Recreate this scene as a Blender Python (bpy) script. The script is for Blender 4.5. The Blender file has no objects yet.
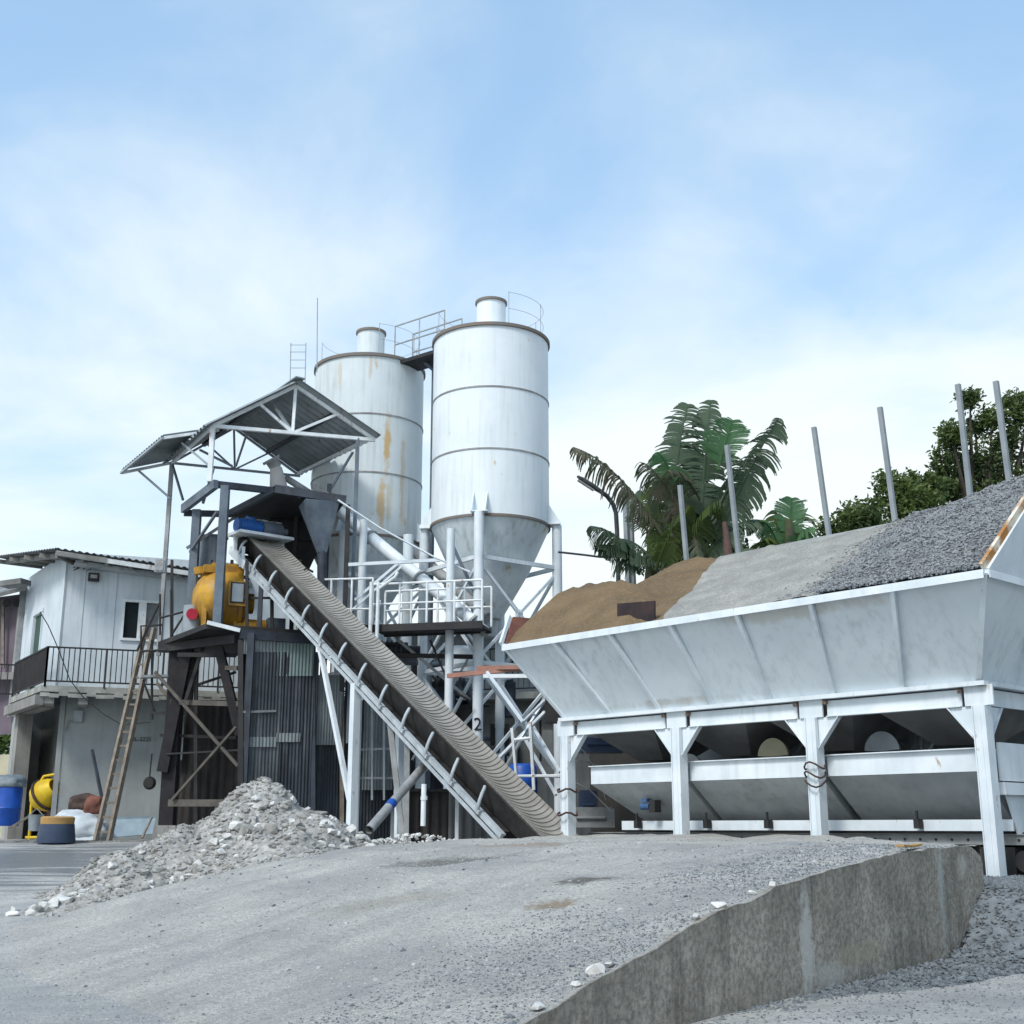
import bpy, bmesh, math, random
from mathutils import Vector, Matrix, noise
random.seed(7)
R = math.radians
D = bpy.data
scene = bpy.context.scene
col = scene.collection
Z = Vector((0, 0, 1))
EYE = 1.3
TH = R(14.2)
F = 1241.0

# ------------------------------------------------------------------ helpers
def V(*a):
    return Vector(a)

def at(px, py, Y):
    """point at forward distance Y that the photograph shows at (px, py)"""
    k = (512 - py) / F
    ang = TH + math.atan(k)
    z = Y * math.tan(ang)
    zc = Y * math.cos(TH) + z * math.sin(TH)
    return Vector(((px - 512) / F * zc, Y, z + EYE))

def atz(px, Y, z):
    zc = Y * math.cos(TH) + (z - EYE) * math.sin(TH)
    return Vector(((px - 512) / F * zc, Y, z))

def lerp(a, b, t):
    return a + (b - a) * t

def sstep(a, b, x):
    t = max(0.0, min(1.0, (x - a) / (b - a)))
    return t * t * (3 - 2 * t)

def interp(tab, x):
    if x <= tab[0][0]:
        return tab[0][1]
    for (x0, y0), (x1, y1) in zip(tab, tab[1:]):
        if x <= x1:
            t = (x - x0) / (x1 - x0)
            return y0 + (y1 - y0) * t
    return tab[-1][1]

def frame(d, up=Z):
    d = d.normalized()
    if abs(d.dot(up)) > 0.98:
        up = Vector((0, 1, 0))
    s = d.cross(up).normalized()
    u = s.cross(d).normalized()
    return d, s, u

class MB:
    def __init__(self):
        self.v = []
        self.f = []
    def add(self, vs, fs):
        n = len(self.v)
        self.v.extend(vs)
        self.f.extend([tuple(i + n for i in f) for f in fs])
        return self
    def box(self, c, s, ax=None):
        ax = ax or (V(1, 0, 0), V(0, 1, 0), Z)
        vs = [c + ax[0] * (i * s[0] / 2) + ax[1] * (j * s[1] / 2) + ax[2] * (k * s[2] / 2)
              for i in (-1, 1) for j in (-1, 1) for k in (-1, 1)]
        return self.add(vs, [(0, 1, 3, 2), (4, 6, 7, 5), (0, 4, 5, 1), (2, 3, 7, 6), (0, 2, 6, 4), (1, 5, 7, 3)])
    def beam(self, p, q, w, h=None, up=Z):
        h = h or w
        d, s, u = frame(q - p, up)
        return self.box((p + q) / 2, ((q - p).length, w, h), (d, s, u))
    def angle(self, p, q, w, t=0.012, up=Z):
        """steel angle section"""
        d, s, u = frame(q - p, up)
        L = (q - p).length
        m = (p + q) / 2
        self.box(m, (L, w, t), (d, s, u))
        return self.box(m - s * (w / 2 - t / 2) - u * (w / 2 + 0.001), (L, t, w), (d, s, u))
    def tube(self, p, q, r, r2=None, n=10, caps=True):
        r2 = r if r2 is None else r2
        d, s, u = frame(q - p)
        vs = []
        for c, rr in ((p, r), (q, r2)):
            for i in range(n):
                a = 2 * math.pi * i / n
                vs.append(c + s * (rr * math.cos(a)) + u * (rr * math.sin(a)))
        fs = [(i, (i + 1) % n, n + (i + 1) % n, n + i) for i in range(n)]
        if caps:
            fs += [tuple(reversed(range(n))), tuple(range(n, 2 * n))]
        return self.add(vs, fs)
    def path(self, pts, r, n=6, r2=None):
        N = len(pts)
        vs = []
        pu = None
        for k, p in enumerate(pts):
            d = (pts[min(k + 1, N - 1)] - pts[max(k - 1, 0)])
            d, s, u = frame(d, pu or Z)
            pu = u
            rr = r if r2 is None else r + (r2 - r) * k / (N - 1)
            for i in range(n):
                a = 2 * math.pi * i / n
                vs.append(p + s * (rr * math.cos(a)) + u * (rr * math.sin(a)))
        fs = []
        for k in range(N - 1):
            for i in range(n):
                fs.append((k * n + i, k * n + (i + 1) % n, (k + 1) * n + (i + 1) % n, (k + 1) * n + i))
        fs += [tuple(reversed(range(n))), tuple(range((N - 1) * n, N * n))]
        return self.add(vs, fs)
    def lathe(self, c, prof, n=32, ax=None, a0=0, a1=2 * math.pi):
        ax = ax or (V(1, 0, 0), V(0, 1, 0), Z)
        full = abs(a1 - a0 - 2 * math.pi) < 1e-6
        m = n if full else n + 1
        vs = []
        for r, z in prof:
            for i in range(m):
                a = a0 + (a1 - a0) * i / n
                vs.append(c + ax[0] * (r * math.cos(a)) + ax[1] * (r * math.sin(a)) + ax[2] * z)
        fs = []
        for k in range(len(prof) - 1):
            for i in range(n):
                j = (i + 1) % m
                fs.append((k * m + i, k * m + j, (k + 1) * m + j, (k + 1) * m + i))
        return self.add(vs, fs)
    def plate(self, pts, th):
        """polygon given by its points, th thick (centred)"""
        nrm = Vector((0, 0, 0))
        for i in range(len(pts)):
            a, b = pts[i], pts[(i + 1) % len(pts)]
            nrm += Vector(((a.y - b.y) * (a.z + b.z), (a.z - b.z) * (a.x + b.x), (a.x - b.x) * (a.y + b.y)))
        nrm.normalize()
        n = len(pts)
        vs = [p + nrm * th / 2 for p in pts] + [p - nrm * th / 2 for p in pts]
        fs = [tuple(range(n)), tuple(reversed(range(n, 2 * n)))]
        fs += [(n + i, n + (i + 1) % n, (i + 1) % n, i) for i in range(n)]
        return self.add(vs, fs)
    def corr(self, a, b, c, d, pitch=0.1, amp=0.02, th=0.006, rows=2, wob=0.0):
        """corrugated sheet a-b (bottom) d-c (top); ribs run from a-b to d-c"""
        L = max((b - a).length, (c - d).length)
        nn = max(4, int(L / pitch * 6))
        nrm = (b - a).cross(d - a).normalized()
        for off in (0, th):
            vs = []
            for j in range(rows):
                for i in range(nn + 1):
                    t = i / nn
                    w = amp * math.sin(2 * math.pi * L * t / pitch)
                    p = lerp(lerp(a, b, t), lerp(d, c, t), j / (rows - 1))
                    if wob:
                        w += wob * noise.noise(p * 0.9)
                    vs.append(p + nrm * (w + off))
            fs = []
            for j in range(rows - 1):
                for i in range(nn):
                    q = (j * (nn + 1) + i, j * (nn + 1) + i + 1, (j + 1) * (nn + 1) + i + 1, (j + 1) * (nn + 1) + i)
                    fs.append(q if off else tuple(reversed(q)))
            self.add(vs, fs)
        return self
    def build(self, name, m, parent=None, smooth=None, loc=None):
        org = Vector((0, 0, 0))
        if parent is not None:
            o_ = parent
            while o_ is not None:
                org += o_.location
                o_ = o_.parent
        elif loc is not None:
            org = Vector(loc)
        me = D.meshes.new(name)
        me.from_pydata([p - org for p in self.v], [], self.f)
        me.materials.append(m)
        if smooth:
            me.polygons.foreach_set('use_smooth', [True] * len(me.polygons))
            me.set_sharp_from_angle(angle=R(smooth))
        me.update()
        o = D.objects.new(name, me)
        col.objects.link(o)
        if parent is not None:
            o.parent = parent
        elif loc is not None:
            o.location = org
        return o

def tag(o, label=None, cat=None, group=None, kind=None):
    if label: o['label'] = label
    if cat: o['category'] = cat
    if group: o['group'] = group
    if kind: o['kind'] = kind
    return o

def thing(name, loc, label, cat, group=None, kind=None):
    o = D.objects.new(name, None)
    o.empty_display_size = 0.2
    col.objects.link(o)
    o.location = loc
    return tag(o, label, cat, group, kind)

def copy_tree(o, parent=None):
    c = o.copy()
    col.objects.link(c)
    if parent is not None:
        c.parent = parent
    for ch in list(o.children):
        copy_tree(ch, c)
    return c

# ------------------------------------------------------------------ materials
def mat(name, c1, c2=None, scale=2.0, rough=0.75, metal=0.0, bump=0.0, bscale=30.0, streak=None, rust=None,
        spots=None, spec=0.3, stains=(), tracks=None, detail=8, lo=0.35, hi=0.65, speck=None, obj=False, wet=None, trans=None, grain=None, bdist=0.02):
    m = D.materials.new(name)
    m.use_nodes = True
    nt = m.node_tree
    N, L = nt.nodes, nt.links
    b = N['Principled BSDF']
    b.inputs['Roughness'].default_value = rough
    b.inputs['Metallic'].default_value = metal
    b.inputs['Specular IOR Level'].default_value = spec
    if obj:
        pos = N.new('ShaderNodeTexCoord').outputs['Object']
    else:
        pos = N.new('ShaderNodeNewGeometry').outputs['Position']
    def mapping(s, l=(0, 0, 0)):
        mp = N.new('ShaderNodeMapping')
        mp.inputs['Scale'].default_value = s
        mp.inputs['Location'].default_value = l
        L.new(pos, mp.inputs['Vector'])
        return mp.outputs[0]
    def noi(vec, sc, dt=detail, rg=0.6):
        n = N.new('ShaderNodeTexNoise')
        n.inputs['Scale'].default_value = sc
        n.inputs['Detail'].default_value = dt
        n.inputs['Roughness'].default_value = rg
        L.new(vec, n.inputs['Vector'])
        return n.outputs['Fac']
    def rng(v, a, b_, to0=0.0, to1=1.0):
        r = N.new('ShaderNodeMapRange')
        r.inputs['From Min'].default_value = a
        r.inputs['From Max'].default_value = b_
        r.inputs['To Min'].default_value = to0
        r.inputs['To Max'].default_value = to1
        L.new(v, r.inputs['Value'])
        return r.outputs[0]
    def mix(f, a, c):
        x = N.new('ShaderNodeMix')
        x.data_type = 'RGBA'
        if isinstance(f, float): x.inputs[0].default_value = f
        else: L.new(f, x.inputs[0])
        for s, val in ((6, a), (7, c)):
            if isinstance(val, tuple): x.inputs[s].default_value = (*val, 1)
            else: L.new(val, x.inputs[s])
        return x.outputs[2]
    def mul(a, c):
        x = N.new('ShaderNodeMath'); x.operation = 'MULTIPLY'
        for i, val in enumerate((a, c)):
            if isinstance(val, float): x.inputs[i].default_value = val
            else: L.new(val, x.inputs[i])
        return x.outputs[0]
    c2 = c2 or tuple(x * 0.8 for x in c1)
    out = mix(rng(noi(mapping((1, 1, 1)), scale), lo, hi), c1, c2)
    if speck:
        sc_, cc, amt = speck
        out = mix(mul(rng(noi(mapping((1, 1, 1), (9, 2, 4)), sc_, 3, .5), 0.5, 0.62), amt), out, cc)
    if tracks:
        mp_ = N.new('ShaderNodeMapping'); mp_.vector_type = 'POINT'; mp_.inputs['Rotation'].default_value = (0, 0, -tracks[0]); mp_.inputs['Scale'].default_value = (.16, 1.9, .2)
        wv = N.new('ShaderNodeMapping'); wv.vector_type = 'POINT'; wv.inputs['Rotation'].default_value = (0, 0, -tracks[0])
        L.new(pos, wv.inputs['Vector']); mp_.inputs['Rotation'].default_value = (0, 0, 0); L.new(wv.outputs[0], mp_.inputs['Vector'])
        tr_ = rng(noi(mp_.outputs[0], 1.2, 9, .62), 0.47, 0.66)
        out = mix(mul(tr_, tracks[1]), out, tracks[2])
    if grain:
        g_ = rng(noi(mapping((1, 1, 1), (1, 6, 2)), grain[0], 4, .7), 0.42, 0.60)
        out = mix(mul(g_, grain[1]), out, grain[2])
    if streak:
        cc, amt = streak
        f = mul(rng(noi(mapping((5, 5, 0.35)), 1.5, 6), 0.48, 0.72), rng(noi(mapping((.5, .5, .5)), 1.3, 3), 0.35, 0.6))
        out = mix(mul(f, amt), out, cc)
    if rust:
        cc, amt, sc_ = rust
        f = rng(noi(mapping((1, 1, .45), (3, 7, 1)), sc_, 8, .65), 0.66 - amt * 0.15, 0.72)
        out = mix(f, out, cc)
    for (cx, cy, cz, rx, ry, rz, cc, amt) in stains:
        mp = N.new('ShaderNodeMapping'); mp.vector_type = 'POINT'
        mp.inputs['Scale'].default_value = (1 / rx, 1 / ry, 1 / rz)
        mp.inputs['Location'].default_value = (-cx / rx, -cy / ry, -cz / rz)
        L.new(pos, mp.inputs['Vector'])
        ln = N.new('ShaderNodeVectorMath'); ln.operation = 'LENGTH'
        L.new(mp.outputs[0], ln.inputs[0])
        ad = N.new('ShaderNodeMath'); ad.operation = 'ADD'
        L.new(ln.outputs['Value'], ad.inputs[0])
        L.new(rng(noi(mapping((1, 1, .6)), 4 / max(rx, ry, .3), 8, .7), 0.3, 0.7, -0.5, 0.5), ad.inputs[1])
        out = mix(mul(rng(ad.outputs[0], 1.1, 0.5), amt), out, cc)
    L.new(out, b.inputs['Base Color'])
    if wet:
        cx, cy, rx, ry, rr = wet
        mp = N.new('ShaderNodeMapping')
        mp.inputs['Scale'].default_value = (1 / rx, 1 / ry, 0)
        mp.inputs['Location'].default_value = (-cx / rx, -cy / ry, 0)
        L.new(pos, mp.inputs['Vector'])
        ln = N.new('ShaderNodeVectorMath'); ln.operation = 'LENGTH'
        L.new(mp.outputs[0], ln.inputs[0])
        ad = N.new('ShaderNodeMath'); ad.operation = 'ADD'
        L.new(ln.outputs['Value'], ad.inputs[0])
        L.new(rng(noi(mapping((.35, 2.4, 1)), 1.1, 6, .65), 0.3, 0.7, -0.9, 0.9), ad.inputs[1])
        w = rng(ad.outputs[0], 1.15, 0.5)
        out2 = mix(mul(w, .85), out, rr)
        L.new(out2, b.inputs['Base Color'])
        L.new(rng(w, 0, 1, rough, 0.28), b.inputs['Roughness'])
    if bump:
        bp = N.new('ShaderNodeBump')
        bp.inputs['Strength'].default_value = bump
        bp.inputs['Distance'].default_value = bdist
        L.new(noi(mapping((1, 1, 1)), bscale, 8, .7), bp.inputs['Height'])
        L.new(bp.outputs[0], b.inputs['Normal'])
    if trans:
        b.inputs['Transmission Weight'].default_value = 0
        b.inputs['Subsurface Weight'].default_value = 0
    return m

RUST = (0.30, 0.12, 0.035)
M = {}
M['white'] = mat('white_painted_steel', (.71, .77, .81), (.58, .65, .69), 1.6, .5, bump=.08, bscale=8, streak=((.40, .45, .46), .5), rust=((.36, .24, .15), .16, 6))
M['panel'] = mat('hopper_panel_paint', (.70, .77, .81), (.62, .69, .73), .9, .42, bump=.12, bscale=3, streak=((.42, .47, .48), .6), stains=[(4.1, 17.6, 4.3, 1.6, 1.6, .12, (.44, .40, .33), .5), (2.0, 19.8, 3.25, 1.5, 1.5, .08, (.42, .40, .36), .6)])
M['panel_dirty'] = mat('dusty_grey_paint', (.50, .53, .54), (.36, .39, .40), 1.3, .6, bump=.15, bscale=5, streak=((.2, .21, .21), .6))
M['bin_under'] = mat('bare_bin_steel', (.24, .24, .24), (.15, .15, .15), 1.5, .6, bump=.1)
M['rustplate'] = mat('rusty_plate', (.22, .09, .06), (.12, .05, .04), 3, .8, bump=.3)
M['rustedge'] = mat('rust_edge_paint', (.36, .17, .05), (.66, .62, .52), 3.5, .7, bump=.2, lo=.45, hi=.6)
M['silo'] = mat('silo_paint', (.74, .80, .83), (.66, .73, .77), .8, .5, bump=.12, bscale=2.5, streak=((.50, .54, .52), .55), rust=((.58, .50, .34), .0, 3.0), obj=True)
M['silo_rust'] = mat('silo_paint_rust_streaked', (.64, .70, .72), (.56, .62, .63), .8, .55, bump=.12, bscale=2.5, streak=((.36, .39, .36), .7), rust=((.50, .38, .22), .2, 2.2), obj=True,
    stains=[(.78, -1.2, 10.2, .10, .9, 1.0, (.54, .37, .17), .95), (.66, -1.2, 8.6, .12, .9, .8, (.54, .38, .19), .85), (1.15, -1.0, 9.3, .06, .9, 1.3, (.50, .38, .22), .6), (-.55, -1.4, 12.3, .07, .9, .5, (.50, .40, .26), .5), (.3, -1.45, 12.5, .05, .9, .4, (.50, .38, .22), .5), (-.1, -1.3, 13.2, .5, .9, .22, (.5, .35, .2), .5), (.85, -1.3, 8.7, .1, .9, .7, (.5, .42, .28), .5)])
M['silo_cone'] = mat('silo_cone_paint', (.66, .73, .76), (.56, .63, .66), 1, .5, bump=.12, bscale=3, streak=((.33, .36, .35), .8), rust=((.45, .33, .18), .3, 3), obj=True)
M['band'] = mat('band_steel', (.34, .36, .37), (.20, .18, .165), 3, .6)
M['rim'] = mat('rusty_rim', (.16, .155, .15), (.19, .15, .115), 3, .7)
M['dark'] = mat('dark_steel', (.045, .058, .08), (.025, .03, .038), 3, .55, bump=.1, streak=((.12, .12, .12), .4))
M['black'] = mat('black_steel', (.018, .02, .024), (.035, .033, .032), 3, .65, bump=.1)
M['slate'] = mat('slate_paint', (.13, .17, .21), (.08, .10, .13), 2, .5, bump=.1, streak=((.26, .27, .27), .5))
M['grey'] = mat('dusty_grey_steel', (.34, .36, .37), (.22, .23, .23), 3, .6, bump=.1, streak=((.16, .15, .14), .5))
M['pinkduct'] = mat('pinkish_duct_paint', (.42, .36, .35), (.46, .47, .46), 2, .6)
M['postgrey'] = mat('dull_grey_post', (.27, .30, .32), (.20, .23, .25), 3, .55)
M['galv'] = mat('galvanised_steel', (.36, .40, .43), (.26, .30, .33), 3, .45, metal=.3)
M['rail_white'] = mat('white_rail_paint', (.76, .81, .83), (.6, .64, .65), 4, .5, rust=(RUST, .4, 6))
M['belt'] = mat('dusty_belt_rubber', (.33, .32, .29), (.24, .23, .205), 2.5, .85, bump=.2)
M['beltdark'] = mat('belt_underside', (.012, .012, .013), (.035, .033, .031), 3, .85)
M['roof'] = mat('corrugated_roof_metal', (.30, .34, .35), (.20, .23, .24), 1.2, .5, metal=.25, rust=((.14, .09, .06), .4, 3))
M['cladding'] = mat('dark_corrugated_cladding', (.035, .045, .058), (.018, .023, .03), .7, .6, streak=((.22, .24, .25), .6), bump=.1)
M['cladding_mid'] = mat('mid_corrugated_cladding', (.075, .09, .10), (.03, .038, .046), .8, .6, streak=((.28, .30, .30), .6))
M['cladding_pale'] = mat('pale_corrugated_cladding', (.27, .31, .31), (.15, .18, .19), 1.1, .55, streak=((.12, .13, .13), .6))
M['cladding_green'] = mat('greenish_plastic_sheet', (.24, .32, .31), (.17, .23, .23), 1.1, .4, streak=((.12, .13, .13), .5))
M['concrete'] = mat('weathered_concrete', (.30, .30, .28), (.20, .20, .19), 1.0, .9, bump=.4, bscale=12, streak=((.10, .10, .095), .8))
M['wall_concrete'] = mat('stained_ramp_concrete', (.47, .435, .37), (.25, .23, .19), 1.8, .9, bump=.9, bscale=7, bdist=.05, grain=(22, .6, (.13, .12, .10)), tracks=None, streak=((.075, .07, .06), .85), speck=(14, (.34, .34, .32), .35),
    stains=[(2.35, 10.4, .38, .09, .2, .45, (.50, .50, .47), .85), (2.6, 10.7, .12, .4, .4, .14, (.45, .45, .42), .6), (4.2, 12.75, .7, .07, .12, .6, (.42, .46, .44), .7), (4.62, 13.2, .9, .12, .2, .14, (.5, .48, .42), .7), (3.0, 11.2, .25, .5, .6, .1, (.36, .33, .25), .6)])
M['plaster'] = mat('rough_grey_plaster', (.37, .40, .40), (.26, .285, .285), .8, .85, bump=.25, bscale=10, streak=((.24, .27, .26), .7))
M['wall_white'] = mat('white_panel_wall', (.62, .69, .74), (.50, .57, .61), .8, .6, streak=((.36, .40, .42), .8))
M['purple'] = mat('purple_brown_wall', (.16, .13, .16), (.11, .09, .11), 1, .8)
M['cream'] = mat('cream_blockwork', (.50, .47, .34), (.40, .38, .28), 2, .9)
M['window'] = mat('dark_window_glass', (.012, .018, .02), (.02, .03, .035), 1, .6, spec=.1)
M['frame_grey'] = mat('grey_frame_paint', (.46, .51, .54), (.33, .37, .39), 2.5, .5, streak=((.25, .26, .26), .5))
M['window_grey'] = mat('curtained_window_glass', (.16, .18, .19), (.08, .1, .11), 4, .25, spec=.6)
M['asbestos'] = mat('weathered_roof_sheet', (.26, .27, .27), (.14, .14, .14), 2, .9, bump=.3)
M['yellow'] = mat('yellow_machine_paint', (.52, .29, .03), (.30, .16, .03), 2.6, .45, bump=.1, streak=((.12, .07, .03), .9), rust=((.14, .10, .07), .55, 4))
M['yellow_bright'] = mat('bright_yellow_paint', (.70, .50, .02), (.5, .33, .02), 3, .5)
M['blue'] = mat('blue_plastic', (.015, .09, .42), (.012, .06, .28), 3, .4)
M['dullblue'] = mat('dull_blue_paint', (.04, .12, .26), (.05, .08, .14), 8, .6)
M['bluepaint'] = mat('blue_motor_paint', (.02, .13, .45), (.03, .09, .25), 8, .4)
M['navy'] = mat('navy_plastic', (.03, .05, .10), (.05, .07, .11), 4, .5)
M['red'] = mat('red_plastic', (.5, .03, .06), (.35, .02, .04), 4, .4)
M['orange'] = mat('faded_red_oxide', (.40, .20, .15), (.27, .15, .12), 3, .6)
M['ochre'] = mat('ochre_lid', (.45, .27, .09), (.32, .2, .08), 5, .7)
M['bag'] = mat('white_woven_sack', (.55, .60, .64), (.42, .47, .5), 5, .6, bump=.4, bscale=20)
M['greybag'] = mat('grey_sack', (.20, .24, .26), (.12, .15, .17), 5, .6, bump=.4, bscale=20)
M['tarp'] = mat('pale_blue_sheet', (.42, .54, .62), (.33, .43, .50), 4, .5)
M['brown'] = mat('brown_rag', (.09, .06, .045), (.04, .03, .03), 6, .9, bump=.4)
M['dimwood'] = mat('grimy_timber', (.12, .11, .095), (.07, .065, .06), 4, .9)
M['wood'] = mat('weathered_wood', (.27, .235, .19), (.16, .135, .11), 5, .85, bump=.2)
M['darkwood'] = mat('dark_sooty_timber', (.03, .028, .03), (.018, .017, .02), 4, .85, bump=.2)
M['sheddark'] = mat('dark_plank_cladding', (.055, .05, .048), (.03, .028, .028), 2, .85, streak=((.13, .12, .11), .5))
M['sand'] = mat('brown_sand', (.20, .14, .075), (.12, .085, .045), 1.2, .95, bump=.9, bscale=12, speck=(22, (.29, .21, .125), .4), grain=(50, .5, (.10, .07, .045)))
M['dust'] = mat('grey_stone_dust', (.35, .345, .31), (.24, .24, .22), 1.8, .95, bump=.9, bscale=16, speck=(30, (.18, .18, .17), .7))
M['gravel'] = mat('blue_grey_crushed_stone', (.32, .34, .35), (.16, .175, .185), 9, .85, bump=.4, bscale=40, lo=.3, hi=.7)
M['gravel_dark'] = mat('dark_crushed_stone', (.21, .235, .25), (.10, .115, .125), 9, .85, bump=.4, bscale=40, lo=.3, hi=.7)
M['gravelbase'] = mat('gravel_base', (.19, .20, .205), (.10, .11, .115), 12, .9, bump=1, bscale=30)
M['chunk'] = mat('broken_concrete', (.68, .68, .65), (.44, .44, .42), 5, .92, bump=.5, bscale=20)
M['rubble'] = mat('rubble_fines', (.36, .355, .335), (.24, .235, .22), 2.2, .95, bump=1, bscale=16, speck=(12, (.5, .5, .47), .6))
M['rubble2'] = mat('rubble_lumps', (.37, .37, .35), (.23, .225, .21), 3, .95, bump=.6, bscale=20)
M['lamp'] = mat('lamp_housing', (.04, .045, .05), (.07, .075, .08), 5, .4)
M['lampglass'] = mat('lamp_glass', (.35, .37, .38), (.2, .2, .2), 20, .2)
M['bark'] = mat('bark', (.06, .05, .04), (.04, .035, .03), 6, .9, bump=.5)
M['banana_stem'] = mat('banana_stem', (.07, .11, .035), (.06, .05, .035), 2, .6, streak=((.10, .05, .05), .8))
def leafmat(name, a, b_, sc=1.2, tr=.35):
    m = mat(name, a, b_, sc, .55, spec=.25)
    nt = m.node_tree
    p = nt.nodes['Principled BSDF']
    t = nt.nodes.new('ShaderNodeBsdfTranslucent')
    lk = p.inputs['Base Color'].links[0].from_socket
    nt.links.new(lk, t.inputs['Color'])
    mx = nt.nodes.new('ShaderNodeMixShader')
    mx.inputs[0].default_value = tr
    nt.links.new(p.outputs[0], mx.inputs[1]); nt.links.new(t.outputs[0], mx.inputs[2])
    nt.links.new(mx.outputs[0], nt.nodes['Material Output'].inputs['Surface'])
    return m
M['leaf_dark'] = leafmat('dark_torn_leaf', (.06, .10, .06), (.12, .165, .105))
M['leaf_dry'] = leafmat('dry_torn_leaf', (.19, .17, .12), (.07, .10, .06), 2.5)
M['leaf_bright'] = leafmat('bright_banana_leaf', (.15, .29, .13), (.09, .20, .09), 1.2, .45)
M['leaf_mid'] = leafmat('mid_green_leaf', (.055, .10, .035), (.13, .18, .05), .8)
M['leaf_tree'] = leafmat('dark_tree_leaf', (.045, .075, .035), (.12, .17, .05), .7)
M['stonepale'] = mat('pale_grit', (.44, .455, .45), (.26, .275, .28), 14, .9)
M['leaf_back'] = leafmat('olive_tree_leaf', (.07, .11, .04), (.03, .05, .025), .9)
# ------------------------------------------------------------------ ground, ramp, hill
def ground_z(x, y):
    z = 0.95 * max(0, min(1, (y - 12) / 18))
    z += 0.05 * noise.noise(V(x * .35, y * .35, 0)) + 0.015 * noise.noise(V(x * 1.7, y * 1.7, 3))
    return z

def grid_mesh(mb, xs, ys, fz):
    vs = [V(x, y, fz(x, y)) for y in ys for x in xs]
    nx = len(xs)
    fs = [(j * nx + i, j * nx + i + 1, (j + 1) * nx + i + 1, (j + 1) * nx + i) for j in range(len(ys) - 1) for i in range(nx - 1)]
    mb.add(vs, fs)

def spread(a, b, s0, far):
    out, x, s = [], a, s0
    while x < b:
        out.append(x); x += s
    s = s0
    while x < far:
        out.append(x); s *= 1.5; x += s
    out.append(far)
    return out
xs_ = spread(0, 20, .35, 3000)
xs = sorted(set([-x for x in xs_] + xs_))
ys = sorted(set([-x for x in spread(0, 3, 1, 500)] + spread(0, 42, .3, 4000)))
mb = MB()
grid_mesh(mb, xs, ys, ground_z)
M['ground'] = mat('dusty_yard_ground', (.60, .595, .55), (.40, .40, .385), .7, .95, bump=.9, bscale=18, bdist=.05, lo=.42, hi=.6, speck=(18, (.34, .35, .35), .5), grain=(55, .7, (.26, .265, .26)),
    tracks=(R(20), .5, (.27, .275, .275)), wet=(-9.5, 24.5, 7.5, 4.6, (.16, .175, .18)), detail=10)
M['rampmat'] = mat('compacted_stone_dust', (.63, .61, .55), (.45, .44, .405), .7, .95, bump=1.0, bscale=16, bdist=.06, lo=.42, hi=.6, speck=(26, (.32, .34, .34), .6), grain=(60, .6, (.28, .285, .28)), detail=10,
    tracks=(R(48), .5, (.27, .275, .27)), stains=[(.65, 11.55, .8, .34, .24, .3, (.12, .11, .095), .85), (.33, 10.6, .68, .24, .20, .3, (.26, .19, .11), .75), (-.75, 15.3, .95, .85, .5, .4, (.15, .145, .13), .85), (3.3, 15.0, 1.0, .9, 1.1, .4, (.25, .27, .28), .6), (-1.2, 12.2, .6, .7, .35, .4, (.33, .30, .24), .5), (.1, 16.8, 1.05, .9, .3, .4, (.30, .2, .13), .5)])
ground = mb.build('ground', M['ground'], smooth=60)
tag(ground, kind='structure')

# ramp frame: s along the retaining wall (away from the camera), q to its left
W0 = V(1.2, 9.0, 0)
DS = V(.63, .777, 0).normalized()
DQ = V(-DS.y, DS.x, 0)
WT = [(-2.9, -.05), (-2.4, .08), (-1.53, .24), (.04, .60), (1.35, .82), (2.6, .95), (3.8, 1.045), (6.0, 1.10), (7.5, 1.14), (9.5, 1.20), (12, 1.22)]
def wall_top(s):
    return interp(WT, s)
def edge_noise(s):
    return .022 * noise.noise(V(s * 1.6, 0, 0)) + .006 * noise.noise(V(s * 7, 0, 0))
def ramp_z(s, q):
    se = s - max(0, q - 1) * .27
    z = wall_top(se)
    z = z * (1 - .85 * sstep(8.6, 11.6, q))
    p = W0 + DS * s + DQ * q
    a = min(1, max(0, z * 3))
    z += a * (.012 * noise.noise(V(p.x * 4, p.y * 4, 11)) + .045 * noise.noise(V(p.x * .5, p.y * .5, 7)) + .022 * noise.noise(V(p.x * 1.6, p.y * 1.6, 1)) + .008 * noise.noise(V(p.x * 6, p.y * 6, 1)))
    # two shallow wheel ruts
    for qc in (3.0, 5.2):
        z -= a * .04 * math.exp(-((q - qc - .2 * math.sin(s * .5)) / .28) ** 2)
    z += (edge_noise(s) + .012) * math.exp(-(q / .16) ** 2)
    return z
def smax(q):
    return min(6.0 + max(0, q) / 3.0 * 3.0, 9.35 + .12 * q)
mb = MB()
nq, ns = 260, 280
vs = []
for j in range(nq + 1):
    q = 12.0 * j / nq
    for i in range(ns + 1):
        s = lerp(-2.9, smax(q), i / ns)
        p = W0 + DS * s + DQ * q
        p.z = ramp_z(s, q)
        if q > 10.5 or s < -2.4:
            p.z = min(p.z, ground_z(p.x, p.y) - .03 + max(0, p.z) * .0)if q > 11.5 or s < -2.8 else p.z
        vs.append(p)
fs = [(j * (ns + 1) + i, (j + 1) * (ns + 1) + i, (j + 1) * (ns + 1) + i + 1, j * (ns + 1) + i + 1) for j in range(nq) for i in range(ns)]
mb.add(vs, [tuple(reversed(f)) for f in fs])
# far end face of the ramp
b0 = []
for j in range(nq + 1):
    t = vs[j * (ns + 1) + ns]
    b0 += [t.copy(), V(t.x, t.y, -.2)]
mb.add(b0, [(2 * j, 2 * j + 1, 2 * j + 3, 2 * j + 2) for j in range(nq)])
ramp = mb.build('ramp', M['rampmat'], smooth=50)
tag(ramp, kind='structure')

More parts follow.
